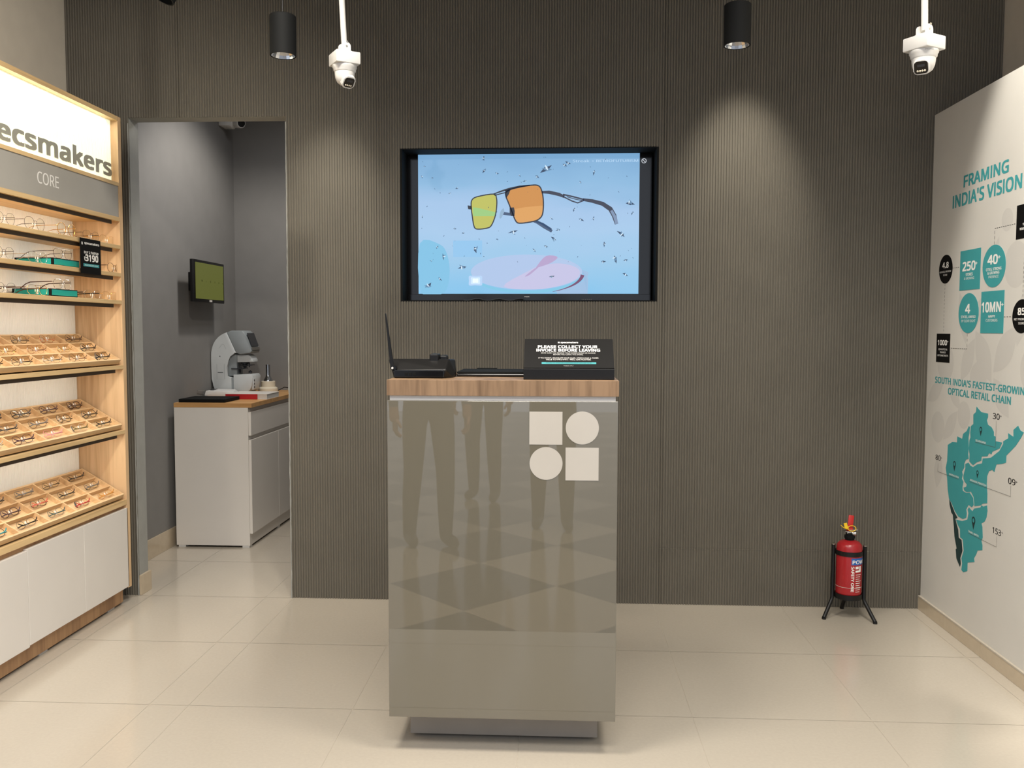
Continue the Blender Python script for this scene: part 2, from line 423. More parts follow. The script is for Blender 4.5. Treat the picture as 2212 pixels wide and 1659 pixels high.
# pale print on the right panel: petals and discs
mb = MB(); fR = lambda a, b, t=0: (PX - t, D - a, b)
_lift = [.00018]
def f2(a, b): return (PX - _lift[0], D - a, b)
def petal(cx, cy, L, w, ang):
    pts = []
    for k in range(17):
        u = k / 16; pts.append((L * (u - .5), w * math.sin(PI * u)))
    for k in range(1, 16):
        u = 1 - k / 16; pts.append((L * (u - .5), -w * math.sin(PI * u)))
    c, s_ = math.cos(ang), math.sin(ang)
    return [(cx + x * c - y * s_, cy + x * s_ + y * c) for x, y in pts]
for cx, cy, r in ((.80, 1.60, .09), (.57, 1.30, .0), (.20, 1.20, .085), (.52, 1.14, .075), (.14, .90, .072), (.95, 1.20, .09), (.40, .98, .06), (.72, 1.78, .045)):
    if r: mb.flat(circle(cx, cy, r, 40), f2); _lift[0] += .000006
for cx, cy, L, w, an in ((.62, 1.62, .22, .035, 1.2), (.36, 1.40, .24, .04, 1.9), (.50, 1.42, .20, .035, .9), (.42, 1.22, .22, .05, 1.0), (.56, 1.24, .26, .06, 2.2), (.74, 1.27, .26, .06, .8), (.30, 1.06, .18, .035, 2.4), (.10, 1.06, .2, .04, .5), (.72, 1.08, .2, .05, 2.3), (.16, .70, .17, .045, 1.4), (.27, .92, .2, .04, .8), (.86, 1.40, .24, .05, 1.3)):
    mb.flat(petal(cx, cy, L, w, an), f2); _lift[0] += .000006
mb.build('pale_pattern', M['panelmark'], bpy.data.objects['wall_right_panel'])

# ================================================================== PRINTS ON THE RIGHT PANEL
def pr(yv, z):  # panel coordinates: a = distance from the corner
    return D - yv, z
def pf(lift): return lambda a, b, t=0: (PX - lift - t, D - a, b)
def badge(name, label, shape, cy, cz, hw, hh, col, lines, group):
    t = thing(name, label, 'wall sticker', (PX, cy, cz), group)
    a0 = D - cy
    poly = circle(a0, cz, hw, 56, hh) if shape == 'disc' else [(a0 - hw, cz - hh), (a0 + hw, cz - hh), (a0 + hw, cz + hh), (a0 - hw, cz + hh)]
    P(MB().prism(poly, lambda a, b, q: (PX - q, D - a, b), .0003, .0009), 'backing', M[col], t)
    mb = MB(); f = pf(.0011)
    for s, x, y, w, h, bd, an in lines:
        text(mb, s, f, D - x, y, w, h, bd, anchor=an)
    P(mb, 'lettering', M['whiteprint'], t)
    return t
G = 'statistic stickers on the white panel'
badge('wall_sticker', 'small black round sticker reading 4.8, highest of the stickers nearest the fluted wall', 'disc', 4.1915, 1.623, .071, .065, 'blackprint',
      [('4.8', 4.226, 1.629, .063, .025, .03, 'l'), ('GOOGLE REVIEW', 4.254, 1.608, .12, .0075, .015, 'l'), ('SCORE', 4.194, 1.593, .042, .0075, .015, 'c')], G)
badge('wall_sticker', 'teal square sticker reading 250+ stores and growing', 'sq', 3.95, 1.605, .0955, .0855, 'teal',
      [('250', 4.018, 1.603, .116, .037, .03, 'l'), ('+', 3.903, 1.621, .021, .016, .02, 'l'), ('STORES', 3.955, 1.580, .064, .0115, .02, 'c'), ('& GROWING', 3.955, 1.564, .094, .0105, 0, 'c')], G)
badge('wall_sticker', 'teal round sticker reading 40+ cities', 'disc', 3.739, 1.606, .0965, .0855, 'teal',
      [('40', 3.791, 1.615, .081, .036, .03, 'l'), ('+', 3.708, 1.631, .022, .016, .02, 'l'), ('CITIES, STRONG', 3.74, 1.589, .128, .0105, .018, 'c'), ('& GROWING', 3.741, 1.574, .098, .0105, .018, 'c'), ('PRESENCE', 3.739, 1.558, .083, .0105, 0, 'c')], G)
badge('wall_sticker', 'teal round sticker reading 4 states, below the 250+ square', 'disc', 3.951, 1.420, .0945, .0855, 'teal',
      [('4', 3.979, 1.420, .042, .038, .03, 'l'), ('STATES, UNIFIED', 3.951, 1.399, .136, .0105, .018, 'c'), ('BY CLEAR SIGHT', 3.949, 1.3815, .13, .0105, 0, 'c')], G)
badge('wall_sticker', 'teal square sticker reading 10MN+ happy customers', 'sq', 3.741, 1.4205, .0965, .0855, 'teal',
      [('10MN', 3.829, 1.4215, .158, .039, .03, 'l'), ('+', 3.669, 1.441, .021, .016, .02, 'l'), ('HAPPY', 3.742, 1.398, .056, .0105, .018, 'c'), ('CUSTOMERS', 3.742, 1.382, .098, .0105, 0, 'c')], G)
badge('wall_sticker', 'black round sticker reading 85, cut by the right edge of the photo', 'disc', 3.507, 1.4005, .070, .0645, 'blackprint',
      [('85', 3.535, 1.4065, .052, .025, .03, 'l'), ('NET PROMOTER', 3.508, 1.3855, .108, .008, .015, 'c'), ('SCORE', 3.508, 1.370, .042, .008, .015, 'c')], G)
badge('wall_sticker', 'black square sticker high at the right edge, above the round black one', 'sq', 3.506, 1.7595, .065, .0645, 'blackprint',
      [('YEAR', 3.507, 1.7435, .033, .009, .018, 'c'), ('WARRANTY', 3.507, 1.7275, .074, .009, .018, 'c')], G)
badge('wall_sticker', 'small black square sticker reading 1000+, lowest of the stickers', 'sq', 4.1935, 1.2655, .0715, .0655, 'blackprint',
      [('1000', 4.250, 1.2785, .096, .0225, .03, 'l'), ('+', 4.153, 1.290, .014, .010, .02, 'l'), ('QUALIFIED &', 4.194, 1.2555, .093, .008, .015, 'c'), ('TRAINED', 4.195, 1.2415, .062, .008, .015, 'c'), ('OPTOMETRISTS', 4.194, 1.227, .112, .008, .015, 'c')], G)
def dashed(label, pts):
    mb = MB(); f = pf(.0005)
    for (y0, z0), (y1, z1) in zip(pts, pts[1:]):
        L = math.hypot(y1 - y0, z1 - z0); n = max(2, int(L / .0165)); u = ((y1 - y0) / L, (z1 - z0) / L); w = (-u[1] * .0011, u[0] * .0011)
        for k in range(n):
            a = k * L / n; b = a + L / n * .55
            q = [(y0 + u[0] * t + w[0] * sg, z0 + u[1] * t + w[1] * sg) for t, sg in ((a, 1), (b, 1), (b, -1), (a, -1))]
            mb.flat([pr(*c) for c in q], f)
    o = mb.build('dashed_line', M['blackprint']); tag(o, label, 'printed line', 'dashed connecting lines on the white panel'); return o
dashed('short dashed line joining the 4.8 disc to the 250+ square', [(4.119, 1.623), (4.048, 1.623)])
dashed('long vertical dashed line from the 4.8 disc down to the 1000+ square', [(4.1945, 1.556), (4.1945, 1.333)])
dashed('bent dashed line from the 4 states disc to the 1000+ square', [(3.955, 1.332), (3.955, 1.2665), (4.119, 1.2665)])
dashed('short dashed line joining the 10MN+ square to the 85 disc', [(3.643, 1.400), (3.579, 1.400)])
dashed('bent dashed line from the 40+ disc up to the black square', [(3.742, 1.693), (3.742, 1.7565), (3.573, 1.7565)])
dashed('vertical dashed line above the 85 disc', [(3.504, 1.692), (3.504, 1.467)])

def headline(label, lines):
    mb = MB()
    for s, x, y, w, h in lines: text(mb, s, pf(.0005), D - x, y, w, h, .03)
    o = mb.build('wall_lettering', M['teal']); tag(o, label, 'wall lettering', 'teal headlines on the white panel')
headline('teal headline FRAMING INDIA\'S VISION high on the white panel', [('FRAMING', 4.035, 1.9665, .386, .0475), ("INDIA'S VISION", 4.138, 1.889, .595, .0525)])
headline('teal headline about the fastest growing chain, just above the map', [("SOUTH INDIA'S FASTEST-GROWING", 4.267, 1.1035, .838, .0275), ('OPTICAL RETAIL CHAIN', 4.126, 1.0595, .56, .0285)])

# map of the south of India
mp_ = thing('wall_map', 'teal map of southern India printed on the white panel', 'map', (PX, 3.87, .67))
REG = {
 'tel': [(3.847, 1.028), (3.832, 1.02), (3.803, 1.008), (3.745, 1.007), (3.744, .993), (3.753, .979), (3.742, .962), (3.711, .955), (3.691, .939), (3.69, .923), (3.676, .921), (3.673, .903), (3.621, .904), (3.64, .878), (3.698, .857), (3.703, .846), (3.725, .847), (3.737, .833), (3.786, .825), (3.788, .807), (3.827, .795), (3.861, .777), (3.897, .788), (3.896, .819), (3.905, .84), (3.902, .879), (3.893, .891), (3.897, .912), (3.893, .94), (3.871, .951), (3.874, .991), (3.851, 1.004)],
 'kar': [(3.912, .938), (3.902, .935), (3.904, .911), (3.911, .889), (3.906, .845), (3.909, .817), (3.902, .799), (3.928, .791), (3.942, .773), (3.94, .757), (3.961, .734), (3.953, .721), (3.962, .703), (3.945, .692), (3.952, .668), (3.948, .652), (3.915, .649), (3.882, .656), (3.851, .64), (3.843, .611), (3.86, .597), (3.89, .602), (3.91, .579), (3.903, .563), (3.907, .543), (3.939, .53), (3.983, .532), (4.02, .55), (4.051, .576), (4.082, .593), (4.098, .633), (4.107, .679), (4.125, .725), (4.113, .759), (4.111, .818), (4.112, .831), (4.067, .85), (4.02, .854), (4.019, .881), (3.971, .876), (3.963, .899), (3.931, .914)],
 'ap': [(3.503, .984), (3.484, .967), (3.46, .963), (3.478, .941), (3.513, .907), (3.551, .88), (3.584, .858), (3.584, .83), (3.612, .821), (3.66, .811), (3.676, .777), (3.693, .784), (3.719, .775), (3.734, .752), (3.735, .72), (3.727, .679), (3.726, .641), (3.764, .632), (3.784, .62), (3.837, .607), (3.841, .625), (3.847, .645), (3.872, .662), (3.912, .653), (3.936, .657), (3.943, .667), (3.919, .674), (3.912, .686), (3.933, .694), (3.946, .706), (3.947, .719), (3.942, .732), (3.931, .753), (3.933, .772), (3.903, .782), (3.885, .772), (3.861, .769), (3.825, .786), (3.782, .797), (3.778, .818), (3.734, .826), (3.707, .832), (3.692, .84), (3.641, .868), (3.612, .9), (3.613, .91), (3.574, .927), (3.577, .947), (3.535, .937), (3.537, .964)],
 'tn': [(3.726, .632), (3.721, .611), (3.727, .583), (3.742, .562), (3.769, .548), (3.76, .536), (3.754, .492), (3.764, .476), (3.754, .46), (3.753, .44), (3.795, .428), (3.805, .409), (3.824, .388), (3.818, .373), (3.881, .354), (3.881, .317), (3.917, .302), (3.938, .307), (3.931, .337), (3.940, .357), (3.921, .396), (3.934, .443), (3.959, .445), (3.964, .482), (3.985, .494), (4.005, .514), (3.945, .520), (3.897, .537), (3.888, .566), (3.897, .58), (3.886, .592), (3.853, .582), (3.837, .597), (3.783, .612), (3.775, .623), (3.758, .621)],
 'ker': [(4.078, .591), (4.05, .568), (4.02, .542), (3.991, .525), (4.011, .516), (3.998, .496), (3.980, .474), (3.973, .441), (3.945, .437), (3.933, .392), (3.951, .356), (3.944, .332), (3.952, .316), (3.989, .345), (3.998, .383), (3.989, .388), (4.015, .437), (4.024, .48), (4.038, .529), (4.054, .535), (4.074, .568)]}
for k, pl in REG.items():
    P(MB().prism([pr(*q) for q in pl], lambda a, b, q: (PX - q, D - a, b), .0003, .0008), 'map_region', M['darkgreen' if k == 'ker' else 'teal'], mp_, label='dark green coastal region' if k == 'ker' else None)
def pin(cy, top, tip):
    h = top - tip; r = h * .29; cz = top - r; a0 = D - cy
    out = [(a0, tip)] + [(a0 + r * math.cos(math.radians(t)), cz + r * math.sin(math.radians(t))) for t in range(-25, 206, 12)]
    o = P(MB().flat(out, pf(.0011)), 'location_pin', M['darkgreen'], mp_)
    P(MB().flat(circle(a0, cz, r * .55, 18), pf(.0014)), 'hole', M['teal'], o)
pin(3.8015, .947, .907); pin(4.037, .769, .722); pin(3.818, .762, .727); pin(3.839, .562, .505)
for s, y, z, w in (('TELANGANA', 3.847, .881, .094), ('KARNATAKA', 4.086, .699, .096), ('ANDHRA PRADESH', 3.885, .707, .146), ('TAMIL NADU', 3.885, .486, .095)):
    mb = MB(); text(mb, s, pf(.0011), D - y, z, w, .0085, .015); P(mb, 'state_name', M['whiteprint'], mp_)
for s, pl, y, z, w in (('30', '+', 3.703, .991, .054), ('80', '+', 4.237, .747, .054), ('09', '+', 3.563, .751, .054), ('153', '+', 3.674, .532, .068)):
    mb = MB(); text(mb, s, pf(.0005), D - y, z, w, .0235, .012); text(mb, '+', pf(.0005), D - y + w + .003, z + .011, .013, .010, .01)
    P(mb, 'store_count', M['blackprint'], mp_)
for pts in ([(3.673, .985), (3.673, .878), (3.847, .877)], [(4.2065, .733), (4.2065, .695), (3.990, .695)], [(3.5405, .746), (3.5405, .7035), (3.888, .7025)], [(3.637, .524), (3.637, .4815), (3.885, .4815)]):
    mb = MB(); wd = .0007
    for (y0, z0), (y1, z1) in zip(pts, pts[1:]):
        if abs(y0 - y1) < .001: q = [(y0 - wd, z0), (y0 + wd, z0), (y0 + wd, z1), (y0 - wd, z1)]
        else: q = [(y0, z0 - wd), (y1, z1 - wd), (y1, z1 + wd), (y0, z0 + wd)]
        mb.flat([pr(*c) for c in q], pf(.0013))
    P(mb, 'leader_line', M['greyprint'], mp_)

# ================================================================== DISPLAY SHELF ON THE LEFT
SF, SB, SY0, SY1 = -2.083, -2.312, 2.2, 4.208     # front, fluted back, near end, far end
unit = thing('display_shelf', 'tall oak display shelf with lit sign and white cabinet doors along the left wall', 'display shelf', (SF, 3.2, 0))
P(MB().box(-2.412, SF, SY1, 4.238, .086, 2.347), 'end_panel', M['oak'], unit)
P(MB().box(-2.412, SF, SY0 - .03, SY0, .086, 2.347), 'end_panel', M['oak'], unit)
P(MB().box(-2.412, SF, SY0, SY1, 2.327, 2.347), 'top_board', M['oak_y'], unit)
def flutes(mb, x, z0, z1, y0, y1, p=.0105, d=.0022, back=.02):
    n = int((y1 - y0) / p); prof = []
    for i in range(n):
        for u, q in ((0, -d), (.2, -d * .25), (.5, 0), (.8, -d * .25)): prof.append((y0 + (i + u) * p, x + q))
    prof.append((y1, x - d))
    A = [mb.bm.verts.new((b, a, z0)) for a, b in prof]; B = [mb.bm.verts.new((b, a, z1)) for a, b in prof]
    for k in range(len(prof) - 1): mb.bm.faces.new((A[k], A[k + 1], B[k + 1], B[k]))
    mb.box(x - back, x - d - .0005, y0, y1, z0, z1)
    return mb
P(flutes(MB(), SB, .50, 1.86, SY0, SY1 - .0005), 'fluted_back_panel', M['white_flute'], unit)
sign = P(flutes(MB(), -2.116, 2.037, 2.327, SY0, SY1 - .0005, back=.03), 'sign_panel', M['signface'], unit, label='glowing cream sign panel')
mb = MB(); fS = lambda a, b, t=0: (-2.1145 + t, a, b)
vs, fs = _text('specsmakers', .035, 0); va, _f = _text('ecsmakers', .035, 0)
wa = max(v[0] for v in va) - min(v[0] for v in va); wf = max(v[0] for v in vs) - min(v[0] for v in vs)
text(mb, 'specsmakers', fS, 4.198, 2.067, (4.198 - 3.333) * wf / wa, .0735, .035, 0, 'r')
P(mb, 'sign_lettering', M['letter'], sign)
P(MB().box(-2.15, SF, SY0, SY1, 2.021, 2.037), 'sign_rail', M['oak_y'], unit)
hd = P(MB().box(-2.12, SF - .004, SY0, SY1 - .0005, 1.874, 2.021), 'header_panel', M['header'], unit)
mb = MB(); text(mb, 'CORE', lambda a, b, t=0: (SF - .0036 + t, a, b), 3.540, 1.931, .155, .0465, .010)
P(mb, 'header_lettering', M['whiteprint'], hd)
P(MB().box(-2.33, SF, SY0, SY1, 1.855, 1.874), 'header_shelf', M['oak_y'], unit)
TOPS = [1.742, 1.611, 1.481, 1.171, .859, .521]
for z in TOPS:
    th = .026 if z < .6 else .018
    P(MB().box(SB + .001, SF, SY0, SY1, z - th, z, .0012), 'shelf_board', M['oak_y'], unit)
for z in [1.855] + [q - .018 for q in TOPS[:5]]:
    P(MB().box(-2.104, -2.098, SY0, 4.158, z - .017, z).box(-2.122, -2.1045, SY0, 4.158, z - .003, z), 'light_channel', M['channel'], unit)
    area((-2.1125, 3.2, z - .0045), (-2.55, 3.2, z - 1), 2.2, 1.9, .012, (1, .94, .84))
# light tucked under the top board of the sign
area((-2.098, 3.2, 2.322), (-2.112, 3.2, 2.0), 2.4, 1.9, .01, (1, 1, .86))
P(MB().box(-2.412, -2.102, SY0, SY1, .09, .4945), 'cabinet_carcass', M['oak_kick'], unit)
for a, b, dz in ((4.2145, 3.8115, 0), (3.8085, 3.3885, 0), (3.3855, 2.966, -.006), (2.963, 2.543, 0), (2.540, 2.2, 0)):
    P(MB().box(-2.101, SF, b, a, .091 + dz, .478 + dz, .0012), 'cabinet_door', M['white'], unit)
P(MB().box(-2.16, -2.122, SY0, 4.225, .010, .0895), 'kick_board', M['oak_kick'], unit)
for y in (2.4, 3.0, 3.55, 4.12):
    P(MB().box(-2.155, -2.128, y - .03, y + .03, 0, .0098), 'levelling_foot', M['whitep'], unit)
    P(MB().box(-2.40, -2.37, y - .03, y + .03, 0, .0898), 'levelling_foot', M['whitep'], unit)

# price card in a clear holder clipped on the shelf edges
card = thing('price_card_holder', 'clear holder with black price card reading 3190, clipped to the shelf edges', 'price card', (-2.066, 3.905, 1.66))
P(MB().box(-2.0735, -2.0705, 3.813, 3.998, 1.584, 1.742, .0008).box(-2.0825, -2.0665, 3.813, 3.998, 1.742, 1.7445).box(-2.0725, -2.0645, 3.813, 3.998, 1.5815, 1.584), 'clear_holder', M['acrylic'], card)
bk = P(MB().box(-2.0703, -2.0693, 3.818, 3.993, 1.587, 1.741), 'price_card', M['blackprint'], card)
fC = lambda a, b, t=0: (-2.0690 + t, a, b)
mb = MB(); text(mb, 'specsmakers', fC, 3.855, 1.7165, .125, .0095, .03); text(mb, 'BUY 2 PAIRS@', fC, 3.850, 1.6755, .122, .0105, .02)
text(mb, '3190', fC, 3.861, 1.6435, .107, .0275, .035); text(mb, '\u20b9', fC, 3.849, 1.644, .011, .014, .02); text(mb, '*', fC, 3.969, 1.665, .004, .005, .01)
P(mb, 'card_lettering', M['whiteprint'], bk); mb = MB(); q = .0052
for a, b in ((3.832, 1.7215), (3.8385, 1.715)): mb.flat([(a - q / 2, b - q / 2), (a + q / 2, b - q / 2), (a + q / 2, b + q / 2), (a - q / 2, b + q / 2)], fC)
for a, b in ((3.8385, 1.7215), (3.832, 1.715)): mb.flat(circle(a, b, q / 2, 14), fC)
P(mb, 'emblem', M['whiteprint'], bk)
o = P(MB().flat([(3.842, 1.619), (3.976, 1.619), (3.976, 1.6315), (3.842, 1.6315)], fC), 'teal_band', M['teal'], bk)
mb = MB(); text(mb, 'BLUE BLOCK LENS', lambda a, b, t=0: (-2.0687 + t, a, b), 3.855, 1.6228, .11, .005, .01); P(mb, 'band_lettering', M['whiteprint'], bk)

# ---- trays
TV = Vector((-.8575, 0, .5145)); TN = Vector((.5145, 0, .8575)); TL = .239
COLS = [4.190, 3.981, 3.771, 3.562, 3.357, 3.150, 2.940, 2.730, 2.520, 2.310]
def tray_frame(z): # local (u along y, v up the slope, n out)
    o = Vector((-2.085, 0, z))
    return Matrix(((0, TV.x, TN.x, o.x), (1, 0, 0, 0), (0, TV.z, TN.z, o.z), (0, 0, 0, 1)))
def make_tray(z, label):
    t = thing('display_tray', label, 'tray', (-2.10, 3.25, z - .022), 'slanted oak trays of the display shelf')
    T = tray_frame(z); dp = -.025
    a, b = COLS[-1], COLS[0]
    P(MB().box(a, b, 0, .009, dp, 0, .0006, T).box(a, b, TL - .009, TL, dp, 0, .0006, T)
        .box(b - .009, b, .009, TL - .009, dp, 0, 0, T).box(a, a + .009, .009, TL - .009, dp, 0, 0, T), 'tray_rim', M['oak_tray'], t)
    P(MB().box(a + .009, b - .009, .009, TL - .009, dp, dp + .004, 0, T), 'tray_base', M['oak_tray'], t)
    mb = MB()
    for k in (1, 2): mb.box(a + .009, b - .009, TL * k / 3 - .003, TL * k / 3 + .003, dp + .004, -.0006, 0, T)
    for y in COLS[1:-1]: mb.box(y - .003, y + .003, .009, TL - .009, dp + .004, -.0003, 0, T)
    P(mb, 'divider_grid', M['oak_tray'], t)
    z0 = z - .027
    for y in (2.5, 3.0, 3.5, 4.0):
        P(MB().box(-2.300, -2.285, y - .02, y + .02, z0, z + .092), 'prop', M['oak_tray'], t)
        P(MB().box(-2.14, -2.12, y - .02, y + .02, z0, z - .0055), 'prop', M['oak_tray'], t)
    return t
TRAYZ = (1.1985, .8865, .5495)
make_tray(TRAYZ[0], 'topmost of the three slanted oak trays, holding mostly wire-rimmed glasses')
make_tray(TRAYZ[1], 'middle of the three slanted oak trays of glasses')
make_tray(TRAYZ[2], 'lowest of the three slanted oak trays, holding colourful plastic glasses')

# ---- eyeglasses
def gm(name, c, metal=0, rough=.3): 
    if name not in M: M[name] = mat(name, c, rough, metal, .5, .04, 80)
    return M[name]
FR = {'black': gm('black_frame', (24, 22, 22)), 'brown': gm('brown_frame', (74, 48, 34)), 'gold': gm('gold_frame', (222, 178, 96), 1, .22), 'silver': gm('silver_frame', (200, 196, 188), 1, .2),
 'gun': gm('gunmetal_frame', (82, 74, 66), 1, .25), 'red': gm('red_frame', (188, 36, 44)), 'pink': gm('pink_frame', (226, 150, 150)), 'teal': gm('teal_frame', (24, 140, 150)), 'amber': gm('amber_frame', (204, 136, 52)),
 'grey': gm('grey_frame', (104, 100, 98)), 'orange': gm('coral_frame', (206, 86, 66)), 'rose': gm('rose_gold_frame', (214, 150, 118), 1, .22), 'slate': gm('slate_frame', (56, 84, 82)), 'olive': gm('olive_frame', (110, 96, 50)), 'clear': gm('clear_frame', (214, 196, 168)), 'plum': gm('plum_frame', (66, 38, 48)), 'white': M['nosepad']}
def spec(Mx, label, frame='black', temple=None, w=.026, h=.021, p=2.6, r=.0008, folded=True, brow=False, tagc=True, group=None):
    root = thing('eyeglasses', label, 'glasses', (0, 0, 0), group)
    root.matrix_world = Mx
    temple = temple or frame
    if not folded: w *= 1.10; r *= .72; h *= .97
    else: r *= .85; w *= .93; h *= .86
    sg = -1 if folded else 1        # folded pairs lie brow down
    zc = h + r + .001 if not folded else h + r + .004
    cx = w + .009; HW = cx + w
    def oval(c, s=1.0, yo=0):
        out = []
        for k in range(36):
            a = 2 * PI * k / 36; ca, sa = math.cos(a), math.sin(a)
            x = abs(ca) ** (2 / p) * (1 if ca > 0 else -1); z = abs(sa) ** (2 / p) * (1 if sa > 0 else -1)
            x *= 1 - .10 * (z * sg < 0) * abs(z)
            X = c + x * w * s
            out.append((X, yo + .055 * X * X / .067 * .9, zc + z * h * s))
        return out
    curve = lambda X: .055 * X * X / .067 * .9
    mb = MB(); mb.loop(oval(-cx), r, 7); mb.loop(oval(cx), r, 7)
    zb = zc + sg * h * .35
    mb.tube([(-.0105, curve(.0105), zb), (-.005, -.0008, zb + sg * .003), (.005, -.0008, zb + sg * .003), (.0105, curve(.0105), zb)], r * 1.25, 7)
    if brow: mb.tube([(-.02, curve(.02), zc + sg * h * .93), (0, 0, zc + sg * h * .90), (.02, curve(.02), zc + sg * h * .93)], r * 1.2, 7)
    zh = zc + sg * h * .45
    for s in (-1, 1): mb.tube([(s * (HW - .001), curve(HW), zh), (s * (HW + .004), curve(HW) + .001, zh), (s * (HW + .0045), curve(HW) + .005, zh)], r * 1.5, 7)
    mb.build('front_frame', FR[frame], root, True)
    for s in (-1, 1):
        mb = MB(); A = oval(s * cx, .985)
        vs = [mb.bm.verts.new(q) for q in A]; c = mb.bm.verts.new((s * cx, curve(s * cx) - .0014, zc))
        for k in range(36): mb.bm.faces.new((vs[k], vs[(k + 1) % 36], c))
        mb.build('lens', M['lens'], root, True)
        Y0 = curve(HW) + .005; rt = max(r * 1.05, .0011) if temple in ('gold', 'silver', 'gun', 'rose') else .0021
        if folded:
            off = .004 if s < 0 else .009
            pts = [(s * (HW + .0045), Y0, zh), (s * (HW + .001), Y0 + off, zh), (0, Y0 + off + .001, zh - sg * .0005), (-s * (HW - .026), Y0 + off + .001, zh - sg * .001), (-s * (HW - .010), Y0 + off + .001, zh + .006 if sg < 0 else zh - .012), (-s * (HW + .000), Y0 + off, zh + .014 if sg < 0 else zh - .022)]
        else:
            pts = [(s * (HW + .0045), Y0, zh), (s * (HW + .0045), Y0 + .05, zh - .001), (s * (HW + .003), Y0 + .095, zh - .003), (s * (HW + .001), Y0 + .115, zh - .010), (s * (HW - .001), Y0 + .140, max(.003, zh - .030))]
        MB().tube(pts, [rt, rt, rt, rt, rt * 1.15, rt], 7, .6).build('temple', FR[temple], root, True)
        px = s * .0085; T = Matrix.Translation((px, .0055 + .002, zc - sg * h * .12)) @ Matrix.Rotation(s * .5, 4, 'Z') @ Matrix.Diagonal((.0016, .0030, .0062, 1))
        MB().lathe([(0, -1), (.7, -.7), (1, 0), (.7, .7), (0, 1)], n=10, T=T).build('nose_pad', M['nosepad'], root, True)
    if tagc:
        zt = zc - h * .62 if sg > 0 else zc - h * .45
        MB().box(.010, .022, .0125, .0131, zt - .0035, zt + .0035).build('price_tag', M['whiteprint'], root)
    return root
def in_tray(zt, col, row, label, **k):
    T = tray_frame(zt)
    u = (COLS[col] + COLS[col + 1]) / 2 + k.pop('du', 0); v = TL * (2 - row) / 3 + .030      # row 0 = back
    org = T @ Vector((u, v, -.0207))
    th = math.radians(k.pop('lean', 60)); d = (TN * math.cos(th) + TV * math.sin(th)).normalized()
    X = Vector((0, -1, 0)); Y = d.cross(X).normalized()
    rz = k.pop('turn', 0)
    Mx = Matrix(((X.x, Y.x, d.x, org.x), (X.y, Y.y, d.y, org.y), (X.z, Y.z, d.z, org.z), (0, 0, 0, 1))) @ Matrix.Rotation(rz, 4, 'Z')
    return spec(Mx, label, **k)
TN_ = ('top tray', 'middle tray', 'lowest tray'); RN = ('back row', 'middle row', 'front row')
CN = ('beside the oak panel', 'second from the oak panel', 'third from the oak panel', 'fourth from the oak panel', 'cut by the photo edge')
DESC = {  # tray, row -> list from the end panel outwards: (words, options)
 (0, 0): [('brown wire', dict(frame='gun', temple='brown')), ('rose gold', dict(frame='rose', w=.024)), ('gunmetal', dict(frame='gun')), ('amber', dict(frame='amber', r=.0014))],
 (0, 1): [('black round', dict(frame='black', p=2.2, r=.0012)), ('small gold', dict(frame='gold', w=.023, h=.018)), ('rose gold', dict(frame='rose')), ('gold', dict(frame='gold'))],
 (0, 2): [('black wire', dict(frame='black', r=.0011)), ('black and pink', dict(frame='gun', temple='rose')), ('silver', dict(frame='silver', p=2.2)), ('brown wire', dict(frame='gun', p=3)), ('gunmetal', dict(frame='gun'))],
 (1, 0): [('thick black', dict(frame='brown', r=.0019, p=2.3)), ('dark brown', dict(frame='plum', r=.0013)), ('black', dict(frame='black', r=.0012)), ('black', dict(frame='black', r=.0012))],
 (1, 1): [('black', dict(frame='black', r=.0012)), ('gunmetal', dict(frame='gun', r=.0012, p=2.2)), ('grey', dict(frame='gun', temple='grey')), ('clear and black', dict(frame='grey', temple='black'))],
 (1, 2): [('tortoise brown', dict(frame='olive', temple='black')), ('clear', dict(frame='clear', temple='olive')), ('pink', dict(frame='pink')), ('plum', dict(frame='plum', temple='plum', r=.0011)), ('silver', dict(frame='silver'))],
 (2, 0): [('dark grey', dict(frame='brown', temple='black')), ('black and silver', dict(frame='black', temple='gun')), ('grey', dict(frame='grey', temple='grey')), ('black', dict(frame='black'))],
 (2, 1): [('grey', dict(frame='gun', temple='grey')), ('black', dict(frame='black')), ('coral red', dict(frame='brown', temple='orange', r=.0011)), ('dark plum', dict(frame='plum', temple='plum', r=.0015))],
 (2, 2): [('amber', dict(frame='amber', temple='amber')), ('bright red', dict(frame='brown', temple='red')), ('slate green', dict(frame='slate', temple='slate')), ('black', dict(frame='black', temple='black')), ('turquoise', dict(frame='plum', temple='teal', r=.0012))]}
for (ti, ri), lst in DESC.items():
    for ci, (w_, opt) in enumerate(lst):
        place = CN[4] if (ri == 2 and ci == 4) or (ri < 2 and ci == 3) else CN[ci]
        o = dict(opt); o.setdefault('p', 2.8 if ti else 2.5)
        if ti == 0: o['lean'] = 48
        if ti == 2: o['h'] = .018
        o['turn'] = random.uniform(-.06, .06); o['du'] = random.uniform(-.008, .008)
        in_tray(TRAYZ[ti], ci, ri, f'{w_} glasses, {RN[ri]} of the {TN_[ti]}, {place}', group=f'folded glasses in the {TN_[ti]}', **o)
def on_shelf(y, z, label, x=-2.105, turn=0, **k):
    Mx = Matrix(((0, -1, 0, x), (1, 0, 0, y), (0, 0, 1, z), (0, 0, 0, 1))) @ Matrix.Rotation(turn, 4, 'Z')
    return spec(Mx, label, folded=False, **k)
G = 'open glasses standing on the upper shelves'
on_shelf(3.347, TOPS[0], 'dark wire glasses on the top shelf, cut by the left edge of the photo', frame='gun', h=.0235, r=.0008, p=2.4, group=G)
on_shelf(3.548, TOPS[0], 'dark wire glasses on the top shelf, left of the gold pair', frame='gun', h=.0250, w=.0275, r=.0010, p=2.4, group=G)
on_shelf(3.782, TOPS[0], 'thick gold round glasses on the top shelf', frame='gold', h=.0265, w=.0275, r=.0016, p=2.0, group=G)
